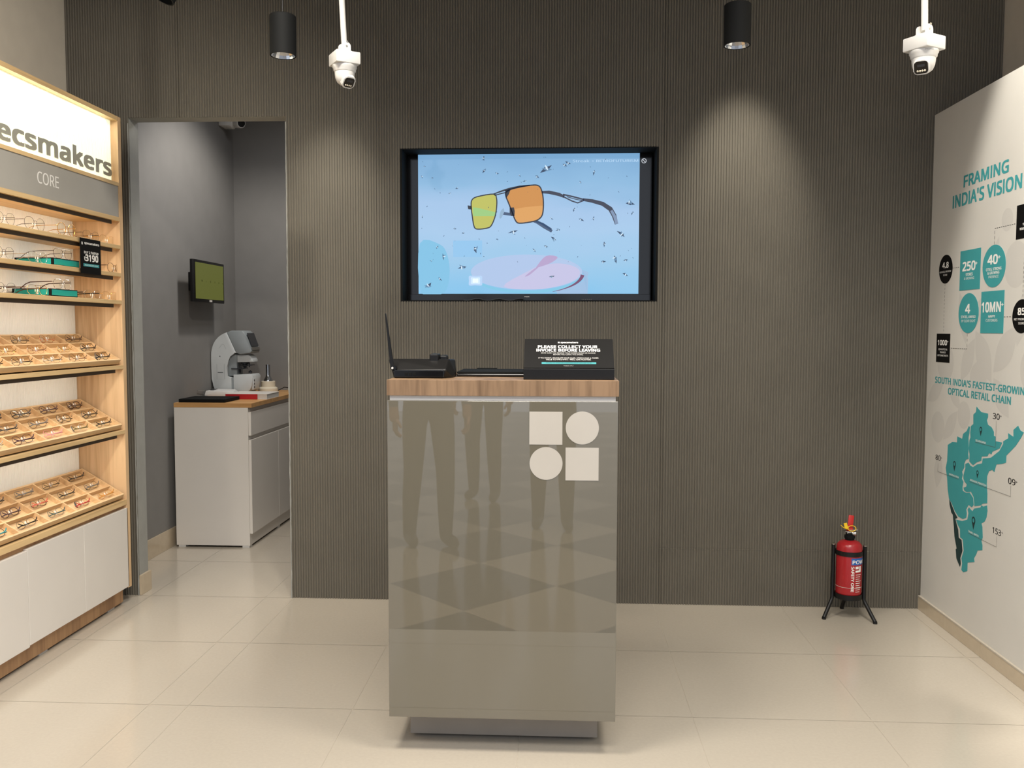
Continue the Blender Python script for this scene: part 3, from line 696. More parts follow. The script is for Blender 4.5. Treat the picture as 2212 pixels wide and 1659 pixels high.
on_shelf(3.985, TOPS[0], 'thin dark wire glasses on the top shelf, just above the price card', frame='gun', h=.0215, w=.027, r=.0007, p=2.8, group=G)
on_shelf(4.150, TOPS[0], 'thin gold glasses on the top shelf beside the oak end panel', frame='gold', h=.0195, w=.0265, r=.0007, p=2.8, group=G, x=-2.115)
on_shelf(3.335, TOPS[1], 'wire glasses on the second shelf, cut by the left edge of the photo', frame='gun', h=.023, r=.0008, group=G)
on_shelf(3.553, TOPS[1], 'silver wire glasses on the second shelf in front of the teal box end', frame='silver', h=.022, w=.0265, r=.0009, p=2.4, group=G, x=-2.100)
on_shelf(4.190, TOPS[1], 'brown round glasses on the second shelf, right of the price card', frame='gun', temple='brown', h=.022, w=.025, r=.0012, p=2.1, group=G, x=-2.105)
on_shelf(3.338, TOPS[2], 'dark glasses on the third shelf, cut by the left edge of the photo', frame='grey', temple='grey', h=.020, r=.0010, group=G)
on_shelf(3.545, TOPS[2], 'gold aviator glasses on the third shelf in front of the teal box end', frame='gold', temple='brown', h=.020, w=.0275, r=.0011, p=2.6, brow=True, group=G, x=-2.100)
on_shelf(3.985, TOPS[2], 'silver glasses on the third shelf between the teal box and the gold pair', frame='silver', temple='black', h=.0185, w=.0265, r=.0009, p=3.2, group=G)
on_shelf(4.150, TOPS[2], 'thin gold glasses on the third shelf beside the oak end panel', frame='gold', h=.0185, w=.0265, r=.0009, p=3.2, group=G, x=-2.110)
# teal display boxes with black edges
def tealbox(y0, y1, z, label):
    t = thing('riser_box', label, 'display box', (-2.19, (y0 + y1) / 2, z), 'teal riser boxes on the shelves')
    x0, x1, hh = -2.285, -2.118, .0335
    P(MB().box(x0, x1, y0, y1, z, z + hh, .0008), 'body', M['blackmat'], t)
    P(MB().box(x1, x1 + .0012, y0 + .009, y1 - .006, z + .006, z + hh - .004), 'teal_face', M['tealbox'], t)
    P(MB().box(x0 + .01, x1 - .009, y0 - .0012, y0, z + .006, z + hh - .004), 'teal_face', M['tealbox'], t)
    return z + hh
zt = tealbox(3.690, 3.899, TOPS[1], 'teal box with black edges on the second shelf, beside the price card')
on_shelf(3.790, zt, 'dark squarish wire glasses standing on the upper teal box', x=-2.128, frame='gun', temple='gun', h=.021, w=.0275, r=.0010, p=3.4, brow=True, group=G)
zt = tealbox(3.666, 3.877, TOPS[2], 'teal box with black edges on the third shelf')
on_shelf(3.780, zt, 'clear squarish glasses with dark temples standing on the lower teal box', x=-2.128, frame='silver', temple='brown', h=.021, w=.0265, r=.0011, p=3.2, group=G)

# ================================================================== KIOSK
KY = 2.766
k = thing('reception_kiosk', 'grey-green glass-fronted kiosk with oak top standing in the middle of the shop', 'kiosk', (-.171, KY + .24, 0))
P(MB().box(-.531, .189, KY - .003, 3.262, 1.1415, 1.1905, .0008), 'countertop', M['oak_kiosk'], k)
P(MB().box(-.523, .180, KY + .008, 3.245, 1.1265, 1.1413), 'white_band', M['white'], k)
fg = P(MB().box(-.530, .187, KY, KY + .008, .115, 1.1262, .0015), 'front_glass', M['kioskglass'], k)
P(MB().box(-.524, .181, KY + .0082, 3.245, .115, 1.1264), 'cabinet_body', M['kioskside'], k)
P(MB().box(-.480, .136, KY + .110, 3.20, .012, .1149), 'plinth', M['plinth'], k)
for x in (-.44, .09):
    for y in (2.93, 3.15): P(MB().lathe([(.018, 0), (.018, .0119)], (x, y, 0), 16), 'levelling_foot', M['black'], k)
fK = lambda a, b, q: (a, KY - .0002 - q, b)
for cx, cz, sh in ((-.035, 1.0425, 's'), (.0775, 1.044, 'c'), (-.034, .9325, 'c'), (.0775, .9315, 's')):
    r = .0512
    poly = circle(cx, cz, r, 56) if sh == 'c' else [(cx - r, cz - r), (cx + r, cz - r), (cx + r, cz + r), (cx - r, cz + r)]
    P(MB().prism(poly, fK, 0, .0006), 'logo_disc' if sh == 'c' else 'logo_square', M['logo'], fg)

# router
ZT = 1.1908
r_ = thing('wifi_router', 'black wireless router with one raised antenna on the left of the oak counter', 'router', (-.44, 2.92, ZT))
mb = MB()
def hull(mb, pts, bev=0):
    vs = [mb.bm.verts.new(p) for p in pts]
    g = bmesh.ops.convex_hull(mb.bm, input=vs)
    dead = [e for e in g['geom_interior'] + g['geom_unused'] if isinstance(e, bmesh.types.BMVert)]
    for v in set(dead):
        if v.is_valid: mb.bm.verts.remove(v)
    if bev: bmesh.ops.bevel(mb.bm, geom=list(mb.bm.edges), offset=bev, segments=2, affect='EDGES', profile=.5)
    return mb
P(hull(MB(), [(-.523, 2.850, ZT), (-.366, 2.850, ZT), (-.530, 2.850, ZT + .024), (-.356, 2.850, ZT + .028), (-.552, 2.905, ZT + .060), (-.352, 2.905, ZT + .060), (-.540, 3.01, ZT + .056), (-.345, 3.01, ZT + .056), (-.336, 2.93, ZT + .016), (-.340, 3.02, ZT), (-.53, 3.02, ZT), (-.338, 2.90, ZT)], .003), 'housing', M['black'], r_)
P(MB().box(-.522, -.362, 2.846, 2.856, ZT + .003, ZT + .026, .002), 'port_panel', M['blackgloss'], r_)
for x in (-.483, -.470, -.457): P(MB().box(x - .0046, x + .0046, 2.8445, 2.8462, ZT + .009, ZT + .018, .0006), 'socket', M['blackmat'], r_)
P(MB().lathe([(0, 0), (1, 0), (.8, 1), (0, 1)], n=20, T=Matrix.Translation((-.369, 2.853, ZT + .0255)) @ Matrix.Rotation(PI / 2, 4, 'X') @ Matrix.Diagonal((.004, .0018, .004, 1))), 'power_button', M['chrome'], r_)
P(MB().box(-.415, -.387, 2.895, 2.96, ZT + .046, ZT + .0765, .004).box(-.389, -.362, 2.93, 2.97, ZT + .046, ZT + .072, .006), 'top_block', M['black'], r_)
an = P(hull(MB(), [(-.534, 2.846, ZT + .030), (-.522, 2.846, ZT + .030), (-.534, 2.852, ZT + .030), (-.522, 2.852, ZT + .030), (-.5512, 2.846, ZT + .2065), (-.5475, 2.846, ZT + .2075), (-.5512, 2.852, ZT + .2065), (-.5475, 2.852, ZT + .2075), (-.5365, 2.846, ZT + .072), (-.5240, 2.846, ZT + .052)], .0012), 'antenna', M['black'], r_)
TX = lambda x, y, z: Matrix.Translation((x, y, z)) @ Matrix.Rotation(PI / 2, 4, 'X')
P(MB().lathe([(.0062, -.012), (.0062, .001)], n=20, T=TX(-.5205, 2.848, ZT + .0325)), 'antenna_joint', M['blackgloss'], r_)
P(MB().lathe([(0, 0), (.0036, 0), (.0034, .0015), (0, .0018)], n=18, T=TX(-.5275, 2.845, ZT + .0325)), 'joint_cap', M['whitep'], an)
# closed black laptop lying behind
l_ = thing('laptop', 'closed thin black laptop lying on the counter between router and counter sign', 'laptop', (-.22, 3.08, ZT))
P(MB().box(-.334, -.040, 2.962, 3.18, ZT + .0005, ZT + .009, .002), 'base', M['blackgloss'], l_)
P(MB().box(-.334, -.040, 2.962, 3.18, ZT + .0096, ZT + .0165, .002), 'lid', M['blackmat'], l_)
P(MB().box(-.285, -.215, 3.165, 3.188, ZT + .003, ZT + .0195, .001), 'hinge', M['blackmat'], l_)
# counter sign
c_ = thing('counter_sign', 'black tilted counter sign asking customers to collect their invoice', 'sign', (.035, 2.86, ZT))
P(MB().box(-.1065, .1775, 2.803, 2.93, ZT, ZT + .0345, .0015), 'base_box', M['black'], c_)
sl = math.hypot(.088, .090)
def fT(a, b, t=0):
    q = b / sl
    return (a, 2.815 + .088 * q - t * .71, ZT + .0362 + .090 * q + 0 + -0 + t * -(-.71))
pl = P(MB().prism([(-.1065, 0), (.1775, 0), (.1765, sl), (-.1055, sl)], lambda a, b, q: fT(a, b, q), -.003, 0), 'tilted_plate', M['blackprint'], c_)
UX = lambda u: -.1065 + (u - 345) * (.284 / 1600); UB = lambda y: sl * (778 - y) / 503
fT2 = lambda a, b, t=0: fT(a, b, .0004 + t)
mb = MB()
for s, u0, u1, yb, ht, bd in (('specsmakers', 1000, 1313, 351, 25, .03), ('PLEASE COLLECT YOUR', 592, 1655, 437, 46, .035), ('INVOICE BEFORE LEAVING', 567, 1703, 497, 47, .035),
    ('MAKE SURE YOU RECEIVE YOUR ORDER FORM OR INVOICE', 648, 1620, 532, 18, .005), ('BEFORE YOU LEAVE THE STORE.', 868, 1403, 560, 18, .005),
    ("IF YOU DON'T, WHATSAPP YOUR NAME, STORE NAME & ORDER", 605, 1672, 618, 18, .005), ("VALUE TO 97915 97915 - WE'LL GIVE YOU \u20b9500.", 738, 1540, 647, 18, .005), ('*TERMS APPLY', 1050, 1230, 747, 9, 0)):
    text(mb, s, fT2, UX(u0), UB(yb), UX(u1) - UX(u0), ht * sl / 503, bd)
P(mb, 'sign_lettering', M['whiteprint'], pl); mb = MB()
for u, y, sq in ((957, 333, 1), (975, 333, 0), (957, 346, 0), (975, 346, 1)):
    a, b = UX(u), UB(y); q = .0014
    mb.flat([(a - q, b - q), (a + q, b - q), (a + q, b + q), (a - q, b + q)] if sq else circle(a, b, q, 12), fT2)
P(mb, 'emblem', M['whiteprint'], pl)
tb = P(MB().flat([(UX(663), UB(711)), (UX(1630), UB(711)), (UX(1630), UB(680)), (UX(663), UB(680))], fT2), 'teal_band', M['teal'], pl)
mb = MB(); text(mb, 'ENSURE THE ORDER VALUE MATCHES YOUR PURCHASE VALUE', lambda a, b, t=0: fT(a, b, .0007 + t), UX(742), UB(700), UX(1545) - UX(742), 11 * sl / 503, .005); P(mb, 'band_lettering', M['blackprint'], pl)

# ================================================================== TELEVISION
TY = 4.500
tv = thing('television', 'large wall television in a black niche showing tinted sunglasses on a pale blue screen', 'television', (-.147, TY, 1.489))
P(MB().box(-.757, .460, TY + .004, TY + .05, 1.490, 2.211, .002), 'casing', M['black'], tv)
bz = P(MB().box(-.757, .460, TY - .006, TY + .0045, 1.490, 1.5215, .0015), 'bottom_bezel', M['blackgloss'], tv)
mb = MB(); text(mb, 'PHILIPS', lambda a, b, t=0: (a, TY - .0063 - t, b), -.1665, 1.5065, .024, .0052, .02); P(mb, 'maker_mark', M['whiteprint'], bz)
mb = MB()
for i in range(6): mb.box(.118 + i * .009, .123 + i * .009, TY - .0066, TY - .0060, 1.4945, 1.4975)
P(mb, 'indicator', M['greyprint'], bz)
P(MB().box(-.757, .460, TY, TY + .0045, 1.5215, 2.211), 'screen_glass', M['blackgloss'], tv)
# the picture: a glowing image, its shapes drawn as flat glowing areas
m = bpy.data.materials.new('screen_glow'); m.use_nodes = True; N = m.node_tree; b = N.nodes['Principled BSDF']; L = N.links
b.inputs['Base Color'].default_value = (.015, .015, .015, 1); b.inputs['Roughness'].default_value = .06
tc = N.nodes.new('ShaderNodeTexCoord'); sp = N.nodes.new('ShaderNodeSeparateXYZ'); L.new(tc.outputs['Object'], sp.inputs[0])
mr = N.nodes.new('ShaderNodeMapRange'); mr.inputs[1].default_value = .03; mr.inputs[2].default_value = .73; L.new(sp.outputs['Z'], mr.inputs[0])
nz = N.nodes.new('ShaderNodeTexNoise'); nz.inputs['Scale'].default_value = 2.2; nz.inputs['Detail'].default_value = 2
mp = N.nodes.new('ShaderNodeMapping'); mp.inputs['Scale'].default_value = (1, 1, 2.4); L.new(tc.outputs['Object'], mp.inputs[0]); L.new(mp.outputs[0], nz.inputs['Vector'])
ad = N.nodes.new('ShaderNodeMath'); ad.operation = 'MULTIPLY_ADD'; ad.inputs[1].default_value = .34; L.new(nz.outputs['Fac'], ad.inputs[0]); L.new(mr.outputs[0], ad.inputs[2])
sb = N.nodes.new('ShaderNodeMath'); sb.operation = 'SUBTRACT'; sb.inputs[1].default_value = .17; L.new(ad.outputs[0], sb.inputs[0])
rp = N.nodes.new('ShaderNodeValToRGB'); rp.color_ramp.elements[0].position = 0; rp.color_ramp.elements[0].color = lin((128, 188, 226))
rp.color_ramp.elements[1].position = 1; rp.color_ramp.elements[1].color = lin((118, 164, 204))
for pos, c in ((.22, (148, 192, 224)), (.45, (160, 194, 226)), (.62, (158, 190, 224)), (.78, (134, 178, 214))):
    e = rp.color_ramp.elements.new(pos); e.color = lin(c)
L.new(sb.outputs[0], rp.inputs['Fac']); L.new(rp.outputs['Color'], b.inputs['Emission Color']); b.inputs['Emission Strength'].default_value = .95
fV = lambda lift: (lambda u, v: (-.699 + (u - 228) * .000632, TY - lift, 2.2135 - (v - 157) * .000632))
pic = P(MB().flat([(228, 157), (1965, 157), (1965, 1248), (228, 1248)], fV(.0006)), 'screen_picture', m, tv)
def draw(name, polys, col, lift, st=.95):
    key = 'glow_%s' % '_'.join(map(str, col))
    if key not in M: M[key] = emit(key, col, st); M[key].node_tree.nodes['Principled BSDF'].inputs['Roughness'].default_value = .06
    mb = MB()
    for p in polys: mb.flat(p, fV(lift))
    return P(mb, name, M[key], pic)
def band(pts, w):
    L_, R_ = [], []
    ws = w if isinstance(w, (list, tuple)) else [w] * len(pts)
    for i, p in enumerate(pts):
        a = pts[max(i - 1, 0)]; c = pts[min(i + 1, len(pts) - 1)]; dx, dy = c[0] - a[0], c[1] - a[1]; l = math.hypot(dx, dy)
        nx, ny = -dy / l * ws[i] / 2, dx / l * ws[i] / 2; L_.append((p[0] + nx, p[1] + ny)); R_.append((p[0] - nx, p[1] - ny))
    return L_ + R_[::-1]
def smooth(pts, closed=True, n=4):
    out = []; N = len(pts)
    for i in range(N if closed else N - 1):
        p0, p1, p2, p3 = (pts[(i + d) % N] if closed else pts[min(max(i + d, 0), N - 1)] for d in (-1, 0, 1, 2))
        for k in range(n):
            t = k / n
            out.append(tuple(.5 * (2 * p1[j] + (p2[j] - p0[j]) * t + (2 * p0[j] - 5 * p1[j] + 4 * p2[j] - p3[j]) * t * t + (3 * p1[j] - p0[j] - 3 * p2[j] + p3[j]) * t ** 3) for j in (0, 1)))
    if not closed: out.append(pts[-1])
    return out
def arcp(cx, cy, rx, ry, a0, a1, n=30): return [(cx + rx * math.cos(math.radians(a0 + (a1 - a0) * i / n)), cy + ry * math.sin(math.radians(a0 + (a1 - a0) * i / n))) for i in range(n + 1)]
# podium
draw('podium_side', [[(1520, 1060)] + arcp(1060, 1090, 512, 150, -5, 60, 14) + [(1330, 1248), (1568, 1248), (1572, 1130)]], (150, 182, 216), .0009)
draw('podium_edge', [arcp(1085, 1090, 440, 156, 0, 180, 40) + arcp(1085, 1075, 440, 150, 180, 0, 40)], (120, 190, 220), .0010)
draw('podium_top', [[p for p in arcp(1085, 1078, 440, 138, 0, 360, 50)][:-1]], (168, 190, 224), .0011)
draw('podium_gloss', [smooth([(905, 1190), (1090, 1075), (1190, 1030), (1330, 1010), (1450, 1030), (1505, 1070), (1480, 1130), (1350, 1185), (1150, 1215)])], (190, 188, 220), .0013)
draw('podium_reflection', [smooth([(1165, 1035), (1240, 952), (1330, 960), (1280, 1005), (1180, 1040)]), smooth([(1075, 1110), (1150, 1050), (1180, 1040), (1110, 1100)])], (176, 156, 196), .0015)
draw('podium_rim', [band(arcp(1085, 1092, 442, 158, 3, 62, 16), [30, 28, 26, 24, 22, 20, 18, 16, 14, 12, 10, 8, 7, 6, 5, 4, 3])], (112, 62, 100), .0016)
for rr, cc in ((52, (172, 200, 232)), (36, (196, 220, 242)), (22, (226, 240, 252))): draw('podium_flare', [smooth([(682 + rr * (1.0 + .35 * (q % 2)) * math.cos(q * PI / 4), 1145 + rr * (.7 + .3 * (q % 2)) * math.sin(q * PI / 4)) for q in range(8)])], cc, .0018 + .0001 * (60 - rr) / 10, 1.0)
draw('pale_patch', [[(505, 830), (735, 830), (735, 960), (505, 960)]], (140, 190, 228), .0008)
draw('blue_patch', [smooth([(240, 850), (400, 860), (460, 950), (475, 1100), (430, 1240), (250, 1240)])], (122, 186, 220), .0008)
# the sunglasses
draw('far_temple', [band([(650, 568), (740, 585), (845, 612)], [26, 16, 12]), band([(650, 590), (740, 612), (845, 635)], [6, 6, 6]), band([(900, 618), (985, 630), (1085, 652), (1170, 688), (1225, 720), (1285, 760)], [22, 22, 24, 26, 34, 22]), band([(1150, 680), (1210, 700), (1280, 745)], [8, 16, 16])], (62, 82, 112), .0020)
Ll = smooth([(655, 512), (700, 487), (825, 468), (848, 500), (850, 560), (838, 640), (808, 712), (775, 733), (700, 741), (672, 722), (657, 640), (648, 560)], n=4)
Rl = smooth([(925, 452), (985, 425), (1110, 402), (1178, 405), (1205, 450), (1217, 530), (1212, 620), (1188, 660), (1140, 682), (1035, 696), (1000, 678), (968, 600), (940, 530), (922, 485)], n=4)
draw('yellow_lens', [Ll], (184, 184, 84), .0023); draw('orange_lens', [Rl], (200, 136, 62), .0023)
draw('lens_tint', [[(662, 570), (700, 575), (844, 610), (838, 640), (720, 640), (664, 640)]], (150, 196, 120), .0025)
draw('lens_tint', [[(965, 590), (1080, 570), (1212, 560), (1212, 620), (1188, 660), (1140, 682), (1035, 694), (1000, 676)]], (214, 154, 82), .0025)
def ring(poly, w): return [band(poly[i:i + 2] if i + 1 < len(poly) else [poly[-1], poly[0]], w) for i in range(len(poly))]
draw('sunglasses_frame', ring(Ll, 9) + ring(Rl, 10) + [band([(825, 468), (880, 448), (945, 428), (1030, 410), (1110, 402)], [8, 12, 14, 14, 10]), band([(832, 478), (880, 466), (925, 455)], 8), [(915, 440), (960, 428), (945, 470), (925, 500)],
    [(620, 555), (652, 560), (652, 588), (624, 584)], [(952, 575), (985, 572), (992, 600), (990, 640), (965, 640), (952, 615)]], (30, 34, 46), .0028)
draw('near_temple', [band([(1205, 455), (1260, 456), (1340, 474), (1380, 492)], [18, 26, 26, 20]), band([(1370, 474), (1450, 492), (1535, 515)], 12), band([(1370, 490), (1440, 525), (1485, 540), (1535, 520)], 10), band([(1400, 492), (1470, 512), (1520, 522)], 6),
    band([(1525, 514), (1600, 526), (1680, 548), (1740, 588), (1770, 640), (1790, 706)], [20, 28, 32, 36, 36, 26])], (48, 52, 70), .0028)
draw('temple_tip', [band([(1748, 600), (1776, 650), (1792, 705)], [20, 24, 24])], (120, 140, 170), .0030)
draw('nose_pad', [smooth([(890, 590), (905, 580), (908, 610), (885, 655), (872, 652), (878, 610)])], (140, 170, 196), .0030)
# flying shards
rs = random.Random(5); big = [(1232, 268, 58), (750, 285, 24), (850, 308, 20), (1408, 228, 28), (1075, 370, 20), (1612, 303, 24), (575, 1045, 44), (430, 955, 30), (685, 893, 34), (310, 1185, 40), (980, 770, 46), (1335, 750, 26), (1300, 820, 28), (1830, 780, 40), (1700, 865, 26), (1862, 1100, 30), (1285, 1115, 26), (1515, 665, 26), (750, 190, 26), (1240, 880, 18), (1150, 910, 22), (1780, 975, 36), (1280, 660, 18), (1460, 590, 20), (540, 420, 16), (1505, 380, 14), (480, 460, 14), (380, 880, 18), (1890, 540, 40), (1915, 620, 18), (1165, 335, 22), (1380, 250, 24), (1030, 325, 16), (260, 330, 16), (280, 250, 12), (340, 340, 12), (330, 990, 12), (850, 820, 10), (520, 735, 14), (585, 770, 14), (1610, 660, 20), (1685, 1000, 24), (1860, 990, 20), (400, 1125, 26), (260, 640, 16)]
for _ in range(55): big.append((rs.uniform(250, 1940), rs.uniform(175, 1000), rs.uniform(4, 10)))
sets = {(40, 62, 92): [], (92, 130, 164): [], (206, 226, 240): []}
for i, (u, v, r) in enumerate(big):
    th = rs.uniform(0, PI); 
    for q, kcol in enumerate(list(sets)):
        if r < 11 and q: continue
        c, s_ = math.cos(th + q * .8), math.sin(th + q * .8); rr = r * (1, .75, .5)[q]
        P_ = [(rr, 0), (rr * .1, rr * rs.uniform(.15, .4)), (-rr * rs.uniform(.5, 1), rr * rs.uniform(-.1, .2)), (-rr * .1, -rr * rs.uniform(.15, .4))]
        ox, oy = (rs.uniform(-.2, .2) * r, rs.uniform(-.2, .2) * r)
        sets[kcol].append([(u + ox + a * c - b_ * s_, v + oy + a * s_ + b_ * c) for a, b_ in P_])
for j, (kcol, polys) in enumerate(sets.items()): draw('shards', polys, kcol, .0032 + .0002 * j)['kind'] = 'stuff'
mb = MB(); text(mb, 'RETROFUTURISM', fV(.0032) and (lambda a, b, t=0: (a, TY - .0034 - t, b)), .186, 2.170, .205, .0115, .015); text(mb, 'Streak', lambda a, b, t=0: (a, TY - .0034 - t, b), .070, 2.170, .082, .0115, .01); text(mb, 'x', lambda a, b, t=0: (a, TY - .0034 - t, b), .165, 2.172, .008, .009, .01)
M['glowtext'] = emit('glow_text', (176, 208, 236), .95); P(mb, 'screen_lettering', M['glowtext'], pic)
ic = [p for p in arcp(1998, 218, 17, 17, 0, 360, 30)][:-1]
mb = MB()
for p in ring(ic, 5) + [band([(1987, 206), (2009, 230)], 5)]: mb.flat(p, fV(.001))
P(mb, 'mute_icon', emit('glow_icon', (200, 205, 212), .9), tv)
cable = tag(MB().tube(smooth([(-.46, 4.39), (-.40, 4.392), (-.36, 4.388), (-.30, 4.394), (-.22, 4.389), (-.17, 4.4)], False, 4) and [(x, y, TZ0 + .0085 + .004 * math.sin(x * 60)) for x, y in smooth([(-.46, 4.39), (-.40, 4.392), (-.36, 4.388), (-.30, 4.394), (-.22, 4.389), (-.17, 4.4)], False, 4)], .0032, 8).build('power_cable', M['black'], None, True), 'black cable lying on the bottom of the television niche', 'cable')

# ================================================================== PENDANTS AND TRACK SPOT
def pendant(x, y, z0, z1, label, tilt=0):
    t = thing('pendant_lamp', label, 'pendant lamp', (x, y, z0), 'black cylinder pendant lamps')
    r = .0475
    P(MB().lathe([(r, z0), (r, z1 - .003), (r - .003, z1), (.006, z1), (.006, z1 - .004), (r - .004, z1 - .004), (r - .004, z0), ], (x, y, 0), 48, cap=False).lathe([(r - .004, z0), (r, z0)], (x, y, 0), 48, cap=False), 'housing', M['blackmat'], t, True)
    rf = P(MB().lathe([(.043, z0 + .001), (.040, z0 + .012), (.028, z0 + .034), (.014, z0 + .044), (0, z0 + .045)], (x, y, 0), 20, cap=False), 'reflector', M['chrome'], t)
    P(MB().lathe([(.012, z0 + .042), (.013, z0 + .030), (.009, z0 + .024), (0, z0 + .022)], (x, y, 0), 20), 'bulb', M['acrylic'], t, True)
    P(MB().tube([(x, y, z1 - .003), (x, y, CEIL - .02)], .0022, 8), 'cord', M['black'], t, True)
    P(MB().lathe([(.04, CEIL - .022), (.04, CEIL - .0005)], (x, y, 0), 24), 'ceiling_cup', M['blackmat'], t, True)
pendant(-1.0075, 3.30, 2.343, 2.487, 'black cylinder pendant lamp on the left, above the doorway edge')
pendant(.633, 3.30, 2.357, 2.500, 'black cylinder pendant lamp on the right, above and right of the television')
ts = thing('track_spotlight', 'black track spotlight cut off by the top edge of the photo at the left', 'spotlight', (-1.49, 3.3, 2.62))
ax = Vector((-.42, -.25, -1)).normalized(); c0 = Vector((-1.447, 3.28, 2.552))
R_ = ax.to_track_quat('Z', 'X').to_matrix().to_4x4()
P(MB().lathe([(.046, 0), (.046, -.17), (0, -.17)], n=40, T=Matrix.Translation(c0) @ R_, cap=False).lathe([(.046, 0), (.041, 0), (.041, -.02), (.02, -.05), (0, -.05)], n=40, T=Matrix.Translation(c0) @ R_, cap=False), 'lamp_body', M['blackmat'], ts, True)
e_ = c0 - ax * .1
P(MB().tube([e_, e_ + Vector((.02, .06, .05)), (e_.x + .02, e_.y + .06, CEIL - .02)], .008, 10).box(e_.x - .05, e_.x + .09, e_.y + .045, e_.y + .075, CEIL - .025, CEIL - .0005), 'arm', M['blackmat'], ts, True)

# ================================================================== CCTV CAMERAS
def dome_camera(label, x, y, zb, yaw, look, pole_top, lens_big, mark=None):
    """zb = underside of the square box"""
    t = thing('security_camera', label, 'security camera', (x, y, zb), 'white security cameras')
    s = .0455
    Rz = Matrix.Translation((x, y, zb)) @ Matrix.Rotation(yaw, 4, 'Z')
    P(MB().box(-s, s, -s, s, 0, .043, .004, Rz), 'junction_box', M['whitep'], t, True)
    P(MB().box(-.022, .022, -.018, .018, .043, .052, .001, Rz).prism([(-.018, .05), (.018, .05), (.018, .066)] + arcp(0, .066, .018, .016, 0, 180, 10) + [(-.018, .066)], lambda a, b, q: Rz @ Vector((a, q, b)), -.018, -.0145).prism([(-.018, .05), (.018, .05), (.018, .066)] + arcp(0, .066, .018, .016, 0, 180, 10) + [(-.018, .066)], lambda a, b, q: Rz @ Vector((a, q, b)), .0145, .018), 'bracket', M['whitep'], t, True)
    mb = MB()
    for px, pz in ((.002, .066), (.004, .082)): mb.lathe([(0, 0), (.0035, 0), (.0035, .0015), (0, .002)], n=12, T=Rz @ Matrix.Translation((px, -.018, pz)) @ Matrix.Rotation(PI / 2, 4, 'X'))
    P(mb, 'screw', M['steel'], t)
    top = Vector(pole_top); bot = Rz @ Vector((0, 0, .064))
    d = (top - bot); d = d / d.z
    P(MB().tube([bot, bot + d * (CEIL - .001 - bot.z)], .0107, 12), 'pole', M['whitep'], t, True)
    P(MB().lathe([(.044, -.0005), (.044, -.008), (.041, -.012), (.040, -.020), (.037, -.024)], (x, y, zb), 40), 'base_ring', M['whitep'], t, True)
    bc = Vector((x, y, zb - .040)); lk = Vector(look).normalized()
    T = Matrix.Translation(bc) @ lk.to_track_quat('Z', 'Y').to_matrix().to_4x4()
    P(MB().lathe([(.0365, .020), (.036, .008), (.034, -.006), (.028, -.020), (.016, -.029), (0, -.032)], bc, 32), 'dome', M['whitep'], t, True)
    eye = P(MB().prism(rrect(-.0235, .0235, -.0225, .0225, .012), lambda a, b, q: T @ Vector((a, b, q)), -.002, .042, .003), 'eyeball', M['whitep'], t, True)
    w = .0205 if lens_big else .019
    P(MB().prism(rrect(-w, w, -w * .95, w * .95, .010), lambda a, b, q: T @ Vector((a, b, q)), .0405, .0427), 'lens_window', M['blackgloss'], eye)
    up = T.to_3x3() @ Vector((0, 1, 0))
    sgn = -1 if up.z > 0 else 1
    P(MB().prism(rrect(-.011, .011, sgn * -.010 if sgn > 0 else .002, sgn * -.002 if sgn > 0 else .010, .001), lambda a, b, q: T @ Vector((a, b, q)), .0428, .0431), 'sensor', M['devdark'], eye)
    mb = MB()
    for i in range(4): mb.lathe([(0, 0), (.0032, 0), (.0026, .0012), (0, .0016)], n=12, T=T @ Matrix.Translation((-.0105 + .007 * i, sgn * .0105, .0427)))
    P(mb, 'infrared_light', M['cream'], eye)
    if mark:
        mb = MB(); n_ = 12
        vs_, fs_ = _text(mark, .01, 0); x0 = min(v[0] for v in vs_); x1 = max(v[0] for v in vs_)
        mb.raw([(Rz @ Vector((.0445 * math.sin((v[0] - x0) / (x1 - x0) * .62 - .31 + yaw * -1), -.0445 * math.cos((v[0] - x0) / (x1 - x0) * .62 - .31 + yaw * -1), -.0075 + v[1] * .0062))) for v in vs_], fs_)
        P(mb, 'maker_mark', M['greyprint'], t)
    return t
dome_camera('white security camera on a pole left of the television, lens facing down and right', -.778, 3.29, 2.302, math.radians(32), (.55, -.62, -.70), (-.786, 3.29, 2.53), False)
dome_camera('white security camera on a pole at the right, lens facing the viewer', 1.168, 3.0, 2.240, math.radians(32), (-.50, -.80, -.50), (1.1655, 3.0, 2.39), True, 'ZYCONIX')

# ================================================================== FIRE EXTINGUISHER AND STAND
ex, ey = 1.364, 4.205
ext = thing('fire_extinguisher', 'small red fire extinguisher standing in a black tripod stand by the fluted wall', 'fire extinguisher', (ex, ey, .11))
R0 = .0575
P(MB().lathe([(0, .112), (R0 - .008, .112), (R0 - .001, .120), (R0, .128), (R0, .335), (R0 - .003, .350), (R0 - .014, .363), (.022, .371), (.0, .372)], (ex, ey, 0), 56, cap=False), 'cylinder', M['red'], ext, True)
P(MB().lathe([(.0205, .370), (.0205, .378), (.024, .380), (.024, .392), (.017, .394), (.017, .404), (0, .404)], (ex, ey, 0), 28), 'neck_collar', M['blackmat'], ext, True)
vl = P(MB().box(ex - .016, ex + .014, ey - .012, ey + .012, .400, .412, .003).tube([(ex + .010, ey - .004, .402), (ex + .026, ey - .010, .402)], .0115, 14).box(ex - .026, ex + .004, ey - .016, ey + .010, .4115, .4145, .001), 'valve', M['steel'], ext, True)
P(hull(MB(), [(ex - .016, ey - .013, .414), (ex + .014, ey - .013, .414), (ex - .016, ey + .012, .414), (ex + .014, ey + .012, .414), (ex - .010, ey - .012, .428), (ex + .012, ey - .012, .428), (ex - .010, ey + .010, .428), (ex + .012, ey + .010, .428)], .003), 'lever_base', M['redlever'], ext, True)
